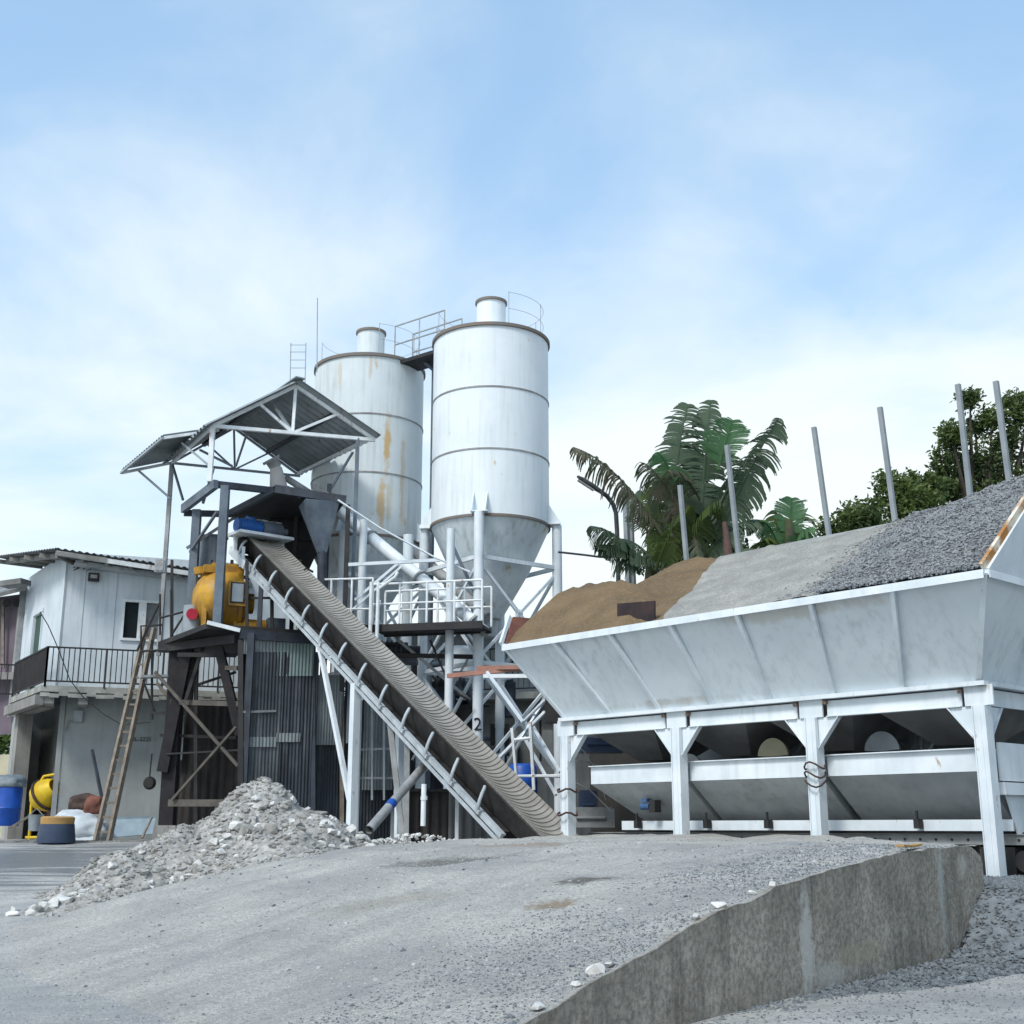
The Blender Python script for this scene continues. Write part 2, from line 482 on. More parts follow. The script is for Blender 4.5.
# retaining wall of the ramp
mb = MB()
n = 300
top, bot, top2, bot2 = [], [], [], []
for i in range(n + 1):
    s = lerp(-2.7, 6.02, i / n)
    h = ramp_z(s, 0) + .004
    # the far upper corner is worn round
    e = max(0, (s - 5.45) / .57)
    h -= .16 * e ** 3
    p = W0 + DS * s
    off = .012 * noise.noise(V(s * 1.3, 4, 0))
    dq = DQ * off
    top.append(V(p.x, p.y, h) + dq); bot.append(V(p.x, p.y, -.25) + dq)
    w_ = .07 + .05 * noise.noise(V(s * 4, 8, 0)); top2.append(V(p.x, p.y, h - .012) + DQ * w_); bot2.append(V(p.x, p.y, -.25) + DQ * w_)
vs = bot + top + top2 + bot2
m_ = n + 1
fs = []
for k in range(3):
    fs += [(k * m_ + i, k * m_ + i + 1, (k + 1) * m_ + i + 1, (k + 1) * m_ + i) for i in range(n)]
fs += [(n, 3 * m_ + n, 2 * m_ + n, m_ + n), (0, m_, 2 * m_, 3 * m_)]
mb.add(vs, fs)
o = mb.build('retaining_wall', M['wall_concrete'], smooth=35, loc=W0)
tag(o, 'long low stained concrete wall holding up the right side of the dusty ramp', 'retaining wall')

# ------------------------------------------------------------------ stones
def hull(seed, flat=.7, npt=14):
    rr = random.Random(seed)
    bm = bmesh.new()
    for _ in range(npt):
        v = V(rr.gauss(0, 1), rr.gauss(0, 1), rr.gauss(0, 1)).normalized() * rr.uniform(.75, 1)
        bm.verts.new((v.x, v.y * rr.uniform(.7, .9), v.z * flat))
    r = bmesh.ops.convex_hull(bm, input=bm.verts)
    inner = [g for g in r['geom_interior'] if isinstance(g, bmesh.types.BMVert)]
    bmesh.ops.delete(bm, geom=list(set(inner)), context='VERTS')
    bm.verts.index_update()
    vs = [v.co.copy() for v in bm.verts]
    fs = [tuple(v.index for v in f.verts) for f in bm.faces]
    bm.free()
    return vs, fs
STONES = [hull(i, .75, 9) for i in range(10)]
BIG = [hull(50 + i, random.uniform(.45, .85), 16) for i in range(14)]
def rot():
    return Matrix.Rotation(random.uniform(0, 6.28), 3, 'Z') @ Matrix.Rotation(random.uniform(-.7, .7), 3, 'X')
def put(mb, st, p, r, m3=None):
    m3 = m3 or rot()
    mb.add([p + m3 @ v * r for v in st[0]], st[1])

# crushed stone spilled at the right end of the wall
def spill_z(x, y):
    s = (x - W0.x) * DS.x + (y - W0.y) * DS.y
    q = (x - W0.x) * DQ.x + (y - W0.y) * DQ.y
    g = ground_z(x, y)
    w = .12 * noise.noise(V(x * .8, y * .8, 2))
    if s < 5.9 + .1 and q > 0: return g - .1
    h = .72 * sstep(4.6 + w * 2, 6.1 + w, s) + .25 * sstep(6, 10, s) * sstep(0, -3, q)
    toe = .07 * sstep(-1.1, 4.6, s) * sstep(-.45 - .1 * s, 0, q) if s < 5 else 0
    if s < 4.5 and toe < .008: return g - .04
    return max(g - .04, .16 * 0 + h * .95 + toe - .02 + .02 * w)
mb = MB()
gx = [1.0 + i * .07 for i in range(190)]
gy = [8.6 + i * .08 for i in range(110)]
vs = []
grid_mesh(mb, gx, gy, spill_z)
# keep only the faces above the ground
keep = [f for f in mb.f if max(mb.v[i].z - ground_z(mb.v[i].x, mb.v[i].y) for i in f) > -.02]
mb.f = keep
cnt = 0
while cnt < 15000:
    x, y = random.uniform(1.4, 9.5), random.uniform(9, 16.8)
    if x / y > .60 or x / y < .12: continue
    z = spill_z(x, y)
    if z < ground_z(x, y) - .015:
        continue
    put(mb, random.choice(STONES), V(x, y, z + .008), random.uniform(.016, .040)); cnt += 1
o = mb.build('crushed_stone', M['gravel_dark'])
tag(o, 'blue-grey crushed stone spilled against the right end of the concrete wall', 'gravel', kind='stuff')

# loose stones on the ramp and ground
mb = MB()
mb2 = MB()
cnt = 0
while cnt < 17000:
    s = random.uniform(-2.6, 6.0)
    q = .05 + abs(random.gauss(0, .9)) if random.random() < .62 else random.uniform(.1, 7)
    dens = noise.noise(V(s * .6, q * .9, 9)) + .45
    if random.random() > dens + (.4 if q < 1.4 else 0): continue
    p = W0 + DS * s + DQ * q
    if abs(p.x / p.y) > .5: continue
    p.z = ramp_z(s, q) + .001
    if p.z < ground_z(p.x, p.y): p.z = ground_z(p.x, p.y)
    put(mb if (random.random() < .6 and q < 1.7) or random.random() < .05 else mb2, random.choice(STONES), p, random.uniform(.005, .015) * (1.0 if random.random() < .97 else 2.0)); cnt += 1
for _ in range(500):
    s = random.uniform(-2.4, 8); q = random.uniform(.3, 9)
    p = W0 + DS * s + DQ * q
    if s > smax(q): continue
    p.z = max(ramp_z(s, q), ground_z(p.x, p.y))
    put(mb2 if random.random() < .7 else mb, random.choice(STONES), p, random.uniform(.018, .038))
for _ in range(9000):
    y = random.uniform(8.6, 16); x = random.uniform(-.47, .02) * y
    s = (x - W0.x) * DS.x + (y - W0.y) * DS.y; q = (x - W0.x) * DQ.x + (y - W0.y) * DQ.y
    if q > 11.5: zz = ground_z(x, y)
    else: zz = max(ground_z(x, y), ramp_z(s, q))
    put(mb2, random.choice(STONES), V(x, y, zz), random.uniform(.005, .014))
for _ in range(2500):
    y = random.uniform(8.6, 12.5); x = random.uniform(.13, .45) * y
    s = (x - W0.x) * DS.x + (y - W0.y) * DS.y; q = (x - W0.x) * DQ.x + (y - W0.y) * DQ.y
    if q > -.03: continue
    put(mb, random.choice(STONES), V(x, y, ground_z(x, y)), random.uniform(.005, .02))
o = mb.build('loose_stones', M['gravel_dark'])
tag(o, 'fine dark loose stones scattered over the dusty ramp along the wall', 'stones', kind='stuff')
o = mb2.build('pale_grit', M['stonepale'])
tag(o, 'pale grit scattered all over the dusty ramp', 'grit', kind='stuff')

# pale lumps along the wall edge
for i, (px, s, r) in enumerate([(0, -1.55, .06), (0, -1.2, .05), (0, -.92, .075), (0, -.80, .05), (0, .28, .05), (0, .62, .075), (0, 1.15, .05), (0, 1.42, .045)]):
    p = W0 + DS * s + DQ * random.uniform(.05, .12)
    p.z = ramp_z(s, .08) + .02
    mb = MB(); put(mb, BIG[i], p, r, Matrix.Rotation(random.uniform(0, 6), 3, 'Z'))
    o = mb.build('concrete_chunk', M['chunk'], loc=p)
    tag(o, 'small pale concrete lump lying along the top edge of the ramp wall', 'concrete lump', 'pale lumps along the top edge of the ramp wall')
# bent rusty strip on the wall top
p = W0 + DS * 4.35 + DQ * .12; p.z = wall_top(4.35) + .03
mb = MB()
pts = [p + DS * t + V(0, 0, .10 * t * t + .02) + DQ * (.05 * math.sin(t * 5)) for t in (-.35, -.2, -.05, .1, .25, .36)]
for a, b in zip(pts, pts[1:]): mb.beam(a, b, .09, .02)
o = mb.build('metal_strip', M['ochre'], loc=p)
tag(o, 'short bent ochre metal strip lying on top of the ramp wall', 'metal strip')

# rubble pile
RC = V(-4.0, 20.3, 0)
def rub_z(x, y):
    dx, dy = x - RC.x, y - RC.y
    g = ground_z(x, y)
    n1 = noise.noise(V(x * .9, y * .9, 3)) ; n2 = noise.noise(V(x * 2.6, y * 2.6, 5)); n3 = noise.noise(V(x * 7, y * 7, 5))
    # main peak with lower shoulders to the left front
    h = 1.72 - .78 * math.hypot(dx * (1.0 if dx < 0 else 1.08), dy * .85)
    h2 = 1.06 - .74 * math.hypot((dx + 1.05), (dy + .7) * .9)
    h4 = .62 - .52 * math.hypot((dx + 1.5), (dy + 1.7))
    h3 = .20 - .36 * math.hypot((dx + 1.5) * .8, (dy + 3.2) * .6)
    h5 = .62 - .5 * math.hypot((dx - 1.2), (dy - .1))
    h6 = -.2 - .25 * math.hypot((dx + 1.9) * .9, (dy + 4.4) * .4)
    h7 = .22 - .3 * math.hypot((dx - .6) * .6, (dy + 1.9) * .9)
    hm = max(h, h2, h3, h4, h5, h6, h7)
    hm += (n1 * .18 + n2 * .13 + n3 * .06) * min(1, max(0, hm + .15) * 2.5)
    s = (x - W0.x) * DS.x + (y - W0.y) * DS.y; q = (x - W0.x) * DQ.x + (y - W0.y) * DQ.y
    base = max(g, ramp_z(s, q)) if q < 11.5 and s < smax(q) else g
    return max(g, min(base, g + .5)) + hm * 1.0 - .02
mb = MB()
grid_mesh(mb, [RC.x - 6 + i * .06 for i in range(160)], [RC.y - 7 + i * .06 for i in range(160)], rub_z)
def under(p):
    s = (p.x - W0.x) * DS.x + (p.y - W0.y) * DS.y; q = (p.x - W0.x) * DQ.x + (p.y - W0.y) * DQ.y
    base = ground_z(p.x, p.y)
    if q < 11.5 and s < smax(q): base = max(base, ramp_z(s, q))
    return p.z - base
mb.f = [f for f in mb.f if max(under(mb.v[i]) for i in f) > 0]
o = mb.build('rubble_heap', M['rubble'], smooth=30, loc=RC)
tag(o, 'grey heap of fines and broken concrete rubble in front of the dark corrugated sheds', 'rubble heap')
mb = MB(); cnt = 0
while cnt < 7500:
    a = random.uniform(0, 6.28); r = 3.6 * math.sqrt(random.random())
    x, y = RC.x + math.cos(a) * r * 1.0 - .5, RC.y + math.sin(a) * r * 1.05 - .9
    p = V(x, y, rub_z(x, y))
    if under(p) < -.06: continue
    p.z = max(p.z, p.z - under(p))
    put(mb, random.choice(BIG + STONES), p, random.choice((.018, .022, .028, .035, .045, .07)) * random.uniform(.7, 1.3)); cnt += 1
o = mb.build('rubble_lumps', M['rubble2'])
tag(o, 'small grey lumps covering the rubble heap', 'rubble', kind='stuff')
# big pale pieces
cnt = 0
while cnt < 150:
    if cnt < 60:
        x, y = RC.x + random.uniform(-.2, 1.9), RC.y + random.uniform(-1.9, .2)
    else:
        t = random.random()
        x, y = RC.x - 2.3 * t + random.gauss(0, .4) + .6, RC.y - 1.7 - 1.6 * t + random.gauss(0, .35) + .4
    if cnt > 125:
        t = random.random(); x, y = RC.x - 1.3 - .9 * t + random.gauss(0, .2), RC.y - 2.6 - 1.3 * t + random.gauss(0, .2)
    p = V(x, y, rub_z(x, y))
    if under(p) < -.12: continue
    p.z = max(p.z, p.z - under(p))
    r = random.uniform(.05, .13) * (1.25 if random.random() < .25 else 1)
    p.z += r * .2
    mb = MB(); put(mb, BIG[cnt % len(BIG)], p, r)
    o = mb.build('concrete_chunk', M['chunk'] if cnt % 3 else M['rubble2'], loc=p)
    tag(o, 'broken concrete chunk lying on the grey rubble heap', 'concrete chunk', 'broken chunks on the rubble heap')
    cnt += 1

# ------------------------------------------------------------------ aggregate batching hopper
B0 = V(6.19, 16.5, 0)
DU = V(-.672, .74, 0).normalized()
DV = V(.74, .672, 0).normalized()
def B(u, v, z):
    return B0 + DU * u + DV * v + V(0, 0, z)
U3 = 7.75
DEP = 2.9
LEGU = [0, 2.62, 5.2, U3]
M['rustclip'] = mat('rusty_clip', (.30, .22, .17), (.12, .09, .08), 20, .8)
hop = thing('aggregate_hopper', B(U3 / 2, 1.5, .5), 'long white steel aggregate hopper on legs with flared ribbed sides, right of the conveyor', 'aggregate hopper')
ZB, ZT = 3.12, 4.42
A_, E_ = .9, .68          # outward flare at front and at the ends
Pt = dict(fb0=B(0, 0, ZB), fb1=B(U3, 0, ZB), ft0=B(-E_, -A_, ZT), ft1=B(U3 + E_, -A_, ZT),
          bb0=B(0, DEP, ZB), bb1=B(U3, DEP, ZB), bt0=B(-E_, DEP + .5, ZT), bt1=B(U3 + E_, DEP + .5, ZT))
# front panel with slightly dished bays
def dished(mb, a, b, c, d, n, amp):
    nx, ny = n * 12, 8
    nrm = (b - a).cross(d - a).normalized()
    for off in (0, -.012):
        vs = []
        for j in range(ny + 1):
            for i in range(nx + 1):
                t, w = i / nx, j / ny
                p = lerp(lerp(a, b, t), lerp(d, c, t), w)
                k = amp * abs(math.sin(math.pi * t * n)) ** .7 * math.sin(math.pi * w)
                k += .006 * noise.noise(p * 1.5)
                vs.append(p - nrm * (k - off))
        fs = [(j * (nx + 1) + i, j * (nx + 1) + i + 1, (j + 1) * (nx + 1) + i + 1, (j + 1) * (nx + 1) + i) for j in range(ny) for i in range(nx)]
        mb.add(vs, fs)
mb = MB(); dished(mb, Pt['fb1'], Pt['fb0'], Pt['ft0'], Pt['ft1'], 7, .032)
mb.build('front_panel', M['panel'], hop, smooth=40)
mb = MB(); dished(mb, Pt['fb0'], Pt['bb0'], Pt['bt0'], Pt['ft0'], 3, .02)
mb.build('end_panel', M['panel'], hop, smooth=40)
mb = MB(); dished(mb, Pt['bb1'], Pt['fb1'], Pt['ft1'], Pt['bt1'], 3, .02)
mb.build('end_panel', M['panel'], hop, smooth=40)
mb = MB(); mb.plate([Pt['bb0'], Pt['bb1'], Pt['bt1'], Pt['bt0']], .02)
mb.build('back_panel', M['panel'], hop)
# ribs
nf = (Pt['fb0'] - Pt['fb1']).cross(Pt['ft1'] - Pt['fb1']).normalized()
if nf.y > 0: nf = -nf
ne = (Pt['bb0'] - Pt['fb0']).cross(Pt['ft0'] - Pt['fb0']).normalized()
if ne.dot(DU) > 0: ne = -ne
for i in range(0, 8):
    t = i / 7
    a = lerp(Pt['fb0'], Pt['fb1'], t); b = lerp(Pt['ft0'], Pt['ft1'], t)
    if i in (0, 7):
        # corner angle
        mb = MB().beam(a + nf * .012, b + nf * .012, .07, .035, nf)
    else:
        mb = MB().beam(a + nf * .03 + Z * .03, b + nf * .03 - Z * .05, .012 + .05, .06, nf)
    mb.build('rib', M['white'] if i != 0 else M['white'], hop)
for t in (.34, .68):
    a = lerp(Pt['fb0'], Pt['bb0'], t); b = lerp(Pt['ft0'], Pt['bt0'], t)
    MB().beam(a + ne * .03 + Z * .03, b + ne * .03 - Z * .05, .06, .06, ne).build('rib', M['white'], hop)
# rims
def wavy_rim(a, b, nrm, name):
    mb = MB()
    n = max(2, int((b - a).length / 1.1))
    for i in range(n):
        p, q = lerp(a, b, i / n), lerp(a, b, (i + 1) / n)
        mb.beam(p + nrm * .02, q + nrm * .02, .075, .07)
    mb.beam(a + nrm * .062 - Z * .01, b + nrm * .062 - Z * .01, .012, .085)
    return mb.build(name, M['white'], hop)
wavy_rim(Pt['ft0'], Pt['ft1'], nf, 'top_rim')
wavy_rim(Pt['ft0'], Pt['bt0'], ne, 'top_rim')
wavy_rim(Pt['ft1'], Pt['bt1'], -ne, 'top_rim')
# bottom ledge of the panels, and the main beams under it
MB().beam(B(-.12, -.06, ZB + .005), B(U3 + .1, -.06, ZB + .005), .14, .06).build('ledge', M['white'], hop)
MB().beam(B(-.06, -.12, ZB + .005), B(-.06, DEP, ZB + .005), .14, .06).build('ledge', M['white'], hop)
for v in (0, DEP):
    for k in range(3):
        a, b = LEGU[k], LEGU[k + 1]
        mb = MB().beam(B(a + .26, v, 2.96), B(b - .26, v, 2.96), .03, .22)
        mb.beam(B(a + .26, v, 2.845), B(b - .26, v, 2.845), .12, .012)
        mb.build('main_beam', M['white'], hop)
for u in (0, U3):
    mb = MB().beam(B(u, .26, 2.96), B(u, DEP - .26, 2.96), .03, .22)
    mb.build('main_beam', M['white'], hop)
for v in (0, DEP):
    for k, u in enumerate(LEGU):
        base = .52 if k == 0 else .40
        if v > 0: base = .45
        mb = MB()
        mb.box(B(u, v, (base + 2.84) / 2), (.035, .17, 2.84 - base), (DU, DV, Z))
        mb.box(B(u + .085, v, (base + 2.84) / 2), (.014, .19, 2.84 - base), (DU, DV, Z))
        mb.box(B(u - .085, v, (base + 2.84) / 2), (.014, .19, 2.84 - base), (DU, DV, Z))
        mb.box(B(u, v - .07, (base + 2.84) / 2), (.155, .012, 2.84 - base), (DU, DV, Z))
        mb.box(B(u, v, base - .02), (.32, .32, .03), (DU, DV, Z))
        leg = mb.build('leg', M['white'], hop)
        sg = -1 if v == 0 else 1
        mb = MB().box(B(u, v + sg * .035, 2.975), (.40, .03, .27), (DU, DV, Z))
        mb.box(B(u, v, 2.975), (.16, .05, .25), (DU, DV, Z))
        mb.build('head_plate', M['white'], leg)
        for sd in (-1, 1):
            if 0 <= u + sd * .27 <= U3:
                MB().box(B(u + sd * .255, v + sg * .05, 3.045), (.055, .07, .05), (DU, DV, Z)).tube(B(u + sd * .255, v + sg * .03, 3.045), B(u + sd * .255, v + sg * .12, 3.045), .014, n=6).build('clip', M['rustclip'], leg)
        for sd in (-1, 1):
            if k == 0 and sd == -1:
                tri = [B(u, v + .12, 2.835), B(u, v + .50, 2.835), B(u, v + .12, 2.40)] if v == 0 else [B(u, v - .12, 2.835), B(u, v - .50, 2.835), B(u, v - .12, 2.40)]
            elif k == 3 and sd == 1:
                continue
            else:
                tri = [B(u + sd * .10, v + sg * .01, 2.835), B(u + sd * .46, v + sg * .01, 2.835), B(u + sd * .10, v + sg * .01, 2.40)]
            mb = MB().plate(tri, .02)
            mb.beam(tri[1], tri[2], .10, .012)
            mb.build('gusset', M['white'], leg)
# inner discharge funnels, dark under the bins
edges = [0.05, 1.98, 3.92, 5.86, 7.70]
for k in range(4):
    u0, u1 = edges[k], edges[k + 1]
    um = (u0 + u1) / 2
    t = [B(u0, .05, 3.10), B(u1, .05, 3.10), B(u1, DEP - .05, 3.10), B(u0, DEP - .05, 3.10)]
    b = [B(um - .28, 1.1, 2.42), B(um + .28, 1.1, 2.42), B(um + .28, 1.8, 2.42), B(um - .28, 1.8, 2.42)]
    mb = MB().add(t + b, [(0, 1, 5, 4), (1, 2, 6, 5), (2, 3, 7, 6), (3, 0, 4, 7), (4, 5, 6, 7)])
    fn = mb.build('discharge_funnel', M['bin_under'], hop)
    # curved gate
    mb = MB()
    if k == 0: c = B(1.98, .75, 2.36)
    elif k == 1: c = B(3.92, .75, 2.36)
    elif k == 2: c = B(5.80, .95, 2.20)
    else: c = B(um, 1.2, 2.1)
    mb.lathe(c, [(0, 0), (.29, 0), (.25, .12), (0, .14)], 18, (DU, Z, DV), math.pi * .02, math.pi * .98)
    mb.build('discharge_gate', M['cream'] if k == 1 else M['galv'], fn, smooth=40)
# weighing bins below
WV = .22
wb = [(.2, 2.56), (2.68, 5.16), (5.26, 7.39)]
for k, (u0, u1) in enumerate(wb):
    mb = MB()
    mb.box(B((u0 + u1) / 2, WV, 2.16), (u1 - u0, .02, .31), (DU, DV, Z))
    mb.box(B((u0 + u1) / 2, WV - .035, 2.305), (u1 - u0, .07, .015), (DU, DV, Z))
    mb.box(B((u0 + u1) / 2, DEP - WV, 2.16), (u1 - u0, .02, .31), (DU, DV, Z))
    for u in (u0, u1): mb.box(B(u, DEP / 2, 2.16), (.02, DEP - 2 * WV, .31), (DU, DV, Z))
    box_ = mb.build('weighing_bin', M['white'], hop)
    lo = 1.38
    i0, i1 = (u0 + .02, u1 - .02) if k < 2 else (u0 + .02, u1 - .55)
    t = [B(u0, WV, 2.0), B(u1, WV, 2.0), B(u1, DEP - WV, 2.0), B(u0, DEP - WV, 2.0)]
    b = [B(i0, 1.0, lo), B(i1, 1.0, lo), B(i1, 1.9, lo), B(i0, 1.9, lo)]
    MB().add(t + b, [(0, 1, 5, 4), (1, 2, 6, 5), (2, 3, 7, 6), (3, 0, 4, 7)]).build('sloped_side', M['panel_dirty'], box_)
    # vibrator and bracket hanging on the sloped side
    c = B(u1 - 1.05 if k == 2 else u0 + .15, .45, 1.62)
    if k == 2:
        mb = MB().tube(c - DU * .09, c + DU * .09, .06, n=14)
        mb.box(c + Z * .1, (.12, .1, .06), (DU, DV, Z))
        mb.build('vibrator', M['dullblue'], box_)
        MB().box(c - DU * .2, (.12, .16, .2), (DU, DV, Z)).build('bracket', M['black'], box_)
# bottom channel and belt frame running the length
MB().beam(B(.02, .62, 1.31), B(7.05, .62, 1.31), .03, .15).build('lower_channel', M['white'], hop)
for u in (1.35, 3.9, 6.6, 5.1):
    mb = MB().box(B(u, .52, 1.33), (.08, .12, .13), (DU, DV, Z)).box(B(u, .5, 1.44), (.03, .03, .14), (DU, DV, Z))
    mb.build('load_cell', M['black'], hop)
# belt conveyor under the bins
cv = thing('belt_conveyor', B(3.7, 1.4, .45), 'low flat belt conveyor running under the white aggregate hopper, with a bolted side channel', 'conveyor')
for v in (.75, 2.05):
    mb = MB().beam(B(-.9, v, 1.12), B(8.0, v, 1.12), .03, .13)
    mb.beam(B(-.9, v, 1.19), B(8.0, v, 1.19), .09, .012)
    fr = mb.build('side_channel', M['grey'], cv)
    if v < 1:
        mb = MB()
        for i in range(36): mb.tube(B(-.7 + i * .24, v - .03, 1.12), B(-.7 + i * .24, v + .03, 1.12), .018, n=6)
        mb.build('bolts', M['black'], fr)
MB().box(B(3.55, 1.4, 1.21), (8.8, 1.1, .02), (DU, DV, Z)).build('belt', M['beltdark'], cv)
MB().box(B(3.55, 1.4, .92), (8.8, 1.1, .02), (DU, DV, Z)).build('return_belt', M['beltdark'], cv)
for i in range(5):
    u = -.6 + i * 2.05
    for v in (.75, 2.05):
        MB().beam(B(u, v, .3), B(u, v, 1.05), .07).build('leg', M['grey'], cv)
mb = MB().beam(B(-1, .72, 1.3), B(-1.0, 2.1, 1.3), .03, .9)
mb.build('end_plate', M['white'], cv)
# right end of the hopper: weighing bin shows its end and struts
mb = MB().box(B(.0, 1.5, 2.13), (.04, 2.3, .50), (DU, DV, Z))
mb.box(B(.0, 1.5, 1.78), (.10, 2.3, .16), (DU, DV, Z))
mb.build('end_weighing_panel', M['white'], hop)
mb = MB().plate([B(.03, .5, 1.70), B(.03, 2.6, 1.70), B(.03, 2.0, 1.15), B(.03, .75, 1.15)], .02)
mb.build('end_hopper_plate', M['white'], hop)
MB().beam(B(-.1, .95, .45), B(-.1, .95, 1.2), .12).build('end_post', M['white'], hop)
mb = MB().box(B(.9, 1.6, .75), (1.6, 1.7, .55), (DU, DV, Z)).box(B(.0, 1.2, .72), (.3, .7, .5), (DU, DV, Z))
mb.tube(B(-.1, .6, .85), B(-.1, 1.5, .85), .14, n=16)
o = mb.build('drive_motor', M['black'], cv)

# raised end plates, leaning outwards
def lean(u, v, z): return B(u, v, z)
mb = MB().plate([B(-E_ - .02, -A_ + .02, ZT + .04), B(-E_ - .02, DEP + .4, ZT + .04), B(-E_ - .42, DEP + .4, 5.75), B(-E_ - .35, .05, 5.62)], .05)
ex = mb.build('extension_plate', M['white'], hop)
mb = MB().beam(B(-E_ + .02, -A_ - .02, ZT + .05), B(-E_ - .33, .02, 5.63), .13, .05, DU)
mb.build('rusty_edge', M['rustedge'], ex)
MB().beam(B(-E_ - .38, .0, 5.62), B(-E_ - .45, DEP + .4, 5.75), .09, .09).build('top_angle', M['white'], ex)
MB().beam(B(-E_ - .08, .55, ZT + .08), B(-E_ - .42, .65, 5.6), .05, .05, ne).build('stiffener', M['white'], ex)
mb = MB().plate([B(U3 + E_ + .02, -A_ + .05, ZT + .04), B(U3 + E_ + .02, DEP + .4, ZT + .04), B(U3 + E_ + .45, DEP + .4, 5.25), B(U3 + E_ + .38, -.35, 5.05)], .04)
ex2 = mb.build('extension_plate', M['rustplate'], hop)
MB().beam(B(U3 + E_ + .06, -A_ - .02, ZT + .05), B(U3 + E_ + .42, -.38, 5.07), .07, .05, DU).build('front_edge', M['white'], ex2)
# divider plate between sand and stone dust
M['darkplate'] = mat('dark_rusty_plate', (.05, .03, .03), (.02, .018, .02), 4, .8)
MB().plate([B(5.2, -.5, 4.2), B(6.03, -.5, 4.2), B(6.03, -.48, 4.93), B(5.2, -.48, 4.87)], .03).build('divider_plate', M['darkplate'], hop)

# heaps
def caps(u, v, u0, u1, va, zt, sl, sv=None):
    du = max(u0 - u, 0, u - u1)
    return zt - sl * math.hypot(du, (v - va))
def heap(name, f, u0, u1, m, label, stones=0, sr=(.02, .04), step=.07, nz=.06):
    mb = MB()
    nu, nv = int((u1 - u0) / step), int(4.6 / step)
    vs = []
    def ff(u, v):
        z = max(f(u, v), ZT - .08)
        return z
    for j in range(nv + 1):
        for i in range(nu + 1):
            u = u0 + (u1 - u0) * i / nu; v = -.82 + 4.53 * j / nv
            z = ff(u, v)
            vs.append(B(u, v, z))
    fs = [(j * (nu + 1) + i, (j + 1) * (nu + 1) + i, (j + 1) * (nu + 1) + i + 1, j * (nu + 1) + i + 1) for j in range(nv) for i in range(nu)]
    fs = [f_ for f_ in fs if max(vs[i].z for i in f_) > ZT - .075]
    mb.add(vs, [tuple(f_) for f_ in fs])
    o = mb.build(name, m, smooth=50, loc=B((u0 + u1) / 2, 1, ZT))
    tag(o, *label)
    return ff
CREST = [(-.7, 6.62), (.8, 6.58), (2.0, 6.36), (3.4, 6.26), (6.0, 6.28), (7.4, 6.42), (8.0, 6.30), (8.8, 5.75)]
def heap_h(u, v):
    cr = interp(CREST, u)
    h = cr - .50 * abs(v - 3.0) * (1.0 if v < 3 else .3)
    h = max(h, caps(u, v, 7.3, 8.6, 1.0, 5.75, .50))
    h += .10 * noise.noise(V(u * 1.0, v * 1.0, 1)) + .05 * noise.noise(V(u * 4, v * 4, 1)) + .018 * noise.noise(V(u * 11, v * 11, 1))
    return max(min(h, ZT + .01 + (.78 + .1 * noise.noise(V(u * 1.5, 0, 4))) * (v + .86)), ZT - .06)
def ub1(v): return 4.85 + (v + .85) * .44 + .10 * noise.noise(V(v * 1.3, 3, 0)) + .05 * noise.noise(V(v * 5, 3, 0))
def ub2(v): return 1.85 + (v + .85) * .16 + .14 * noise.noise(V(v * 1.3, 7, 0)) + .06 * noise.noise(V(v * 5, 7, 0))
fs_ = lambda u, v: heap_h(u, v) - .45 * max(0, ub1(v) - u)
fd_ = lambda u, v: heap_h(u, v) + .03 - .45 * max(0, u - ub1(v)) - .45 * max(0, ub2(v) - u)
fg_ = lambda u, v: heap_h(u, v) + .06 - .45 * max(0, u - ub2(v))
heap('sand_heap', fs_, 4.3, 8.62, M['sand'], ('brown sand heaped in the left bay of the white hopper', 'sand heap'))
heap('stone_dust_heap', fd_, 1.3, 7.2, M['dust'], ('pale grey stone dust heaped in the middle bay of the hopper', 'stone dust heap'))
fg2 = heap('gravel_heap', fg_, -.66, 3.0, M['gravelbase'], ('coarse blue-grey gravel heaped in the right bay of the hopper', 'gravel heap'))
mb = MB()
cnt = 0
while cnt < 16000:
    u, v = random.uniform(-.62, 2.8), random.uniform(-.84, 3.4)
    z = fg2(u, v)
    if z < ZT - .1 or z < fd_(u, v) - .02: continue
    put(mb, random.choice(STONES), B(u, v, z + .01), random.uniform(.018, .042)); cnt += 1
for _ in range(900):
    u, v = random.uniform(-.62, 1.9), random.uniform(-.86, -.74)
    put(mb, random.choice(STONES), B(u, v, fg2(u, v) + random.uniform(-.01, .04)), random.uniform(.02, .04))
cnt = 0
while cnt < 1800:
    v = random.uniform(-.8, 3.2); u = ub2(v) + abs(random.gauss(0, .28)) - .05
    put(mb, random.choice(STONES), B(u, v, fd_(u, v) + .005), random.uniform(.015, .035)); cnt += 1
o = mb.build('gravel_stones', M['gravel'])
tag(o, 'loose blue-grey stones on the surface of the hopper gravel heap', 'gravel', kind='stuff')

# upper terrace behind the hopper and its wall
mb = MB()
pts = [B(-14, 4.05, 0), B(8.4, 4.05, 0), B(11.5, 4.4, 0), B(12.5, 8, 0), B(9, 40, 0), B(-30, 45, 0), B(-30, 4.05, 0)]
topz = [6.3, 6.3, 5.4, 5.0, 6.4, 7.5, 6.6]
cen = V(14, 34, 0)
vs = [V(p.x, p.y, z) for p, z in zip(pts, topz)] + [V(p.x, p.y, -.5) for p in pts]
n = len(pts)
mb.add(vs, [tuple(reversed(range(n)))] + [(i, (i + 1) % n, n + (i + 1) % n, n + i) for i in range(n)])
M['terrace'] = mat('terrace_soil', (.045, .043, .04), (.03, .03, .027), 1.5, .95, bump=.6)
o = mb.build('terrace_ground', M['terrace']); tag(o, kind='structure')
mb = MB().box(B(-1.9, 3.9, 3.35), (20.8, .22, 6.2), (DU, DV, Z))
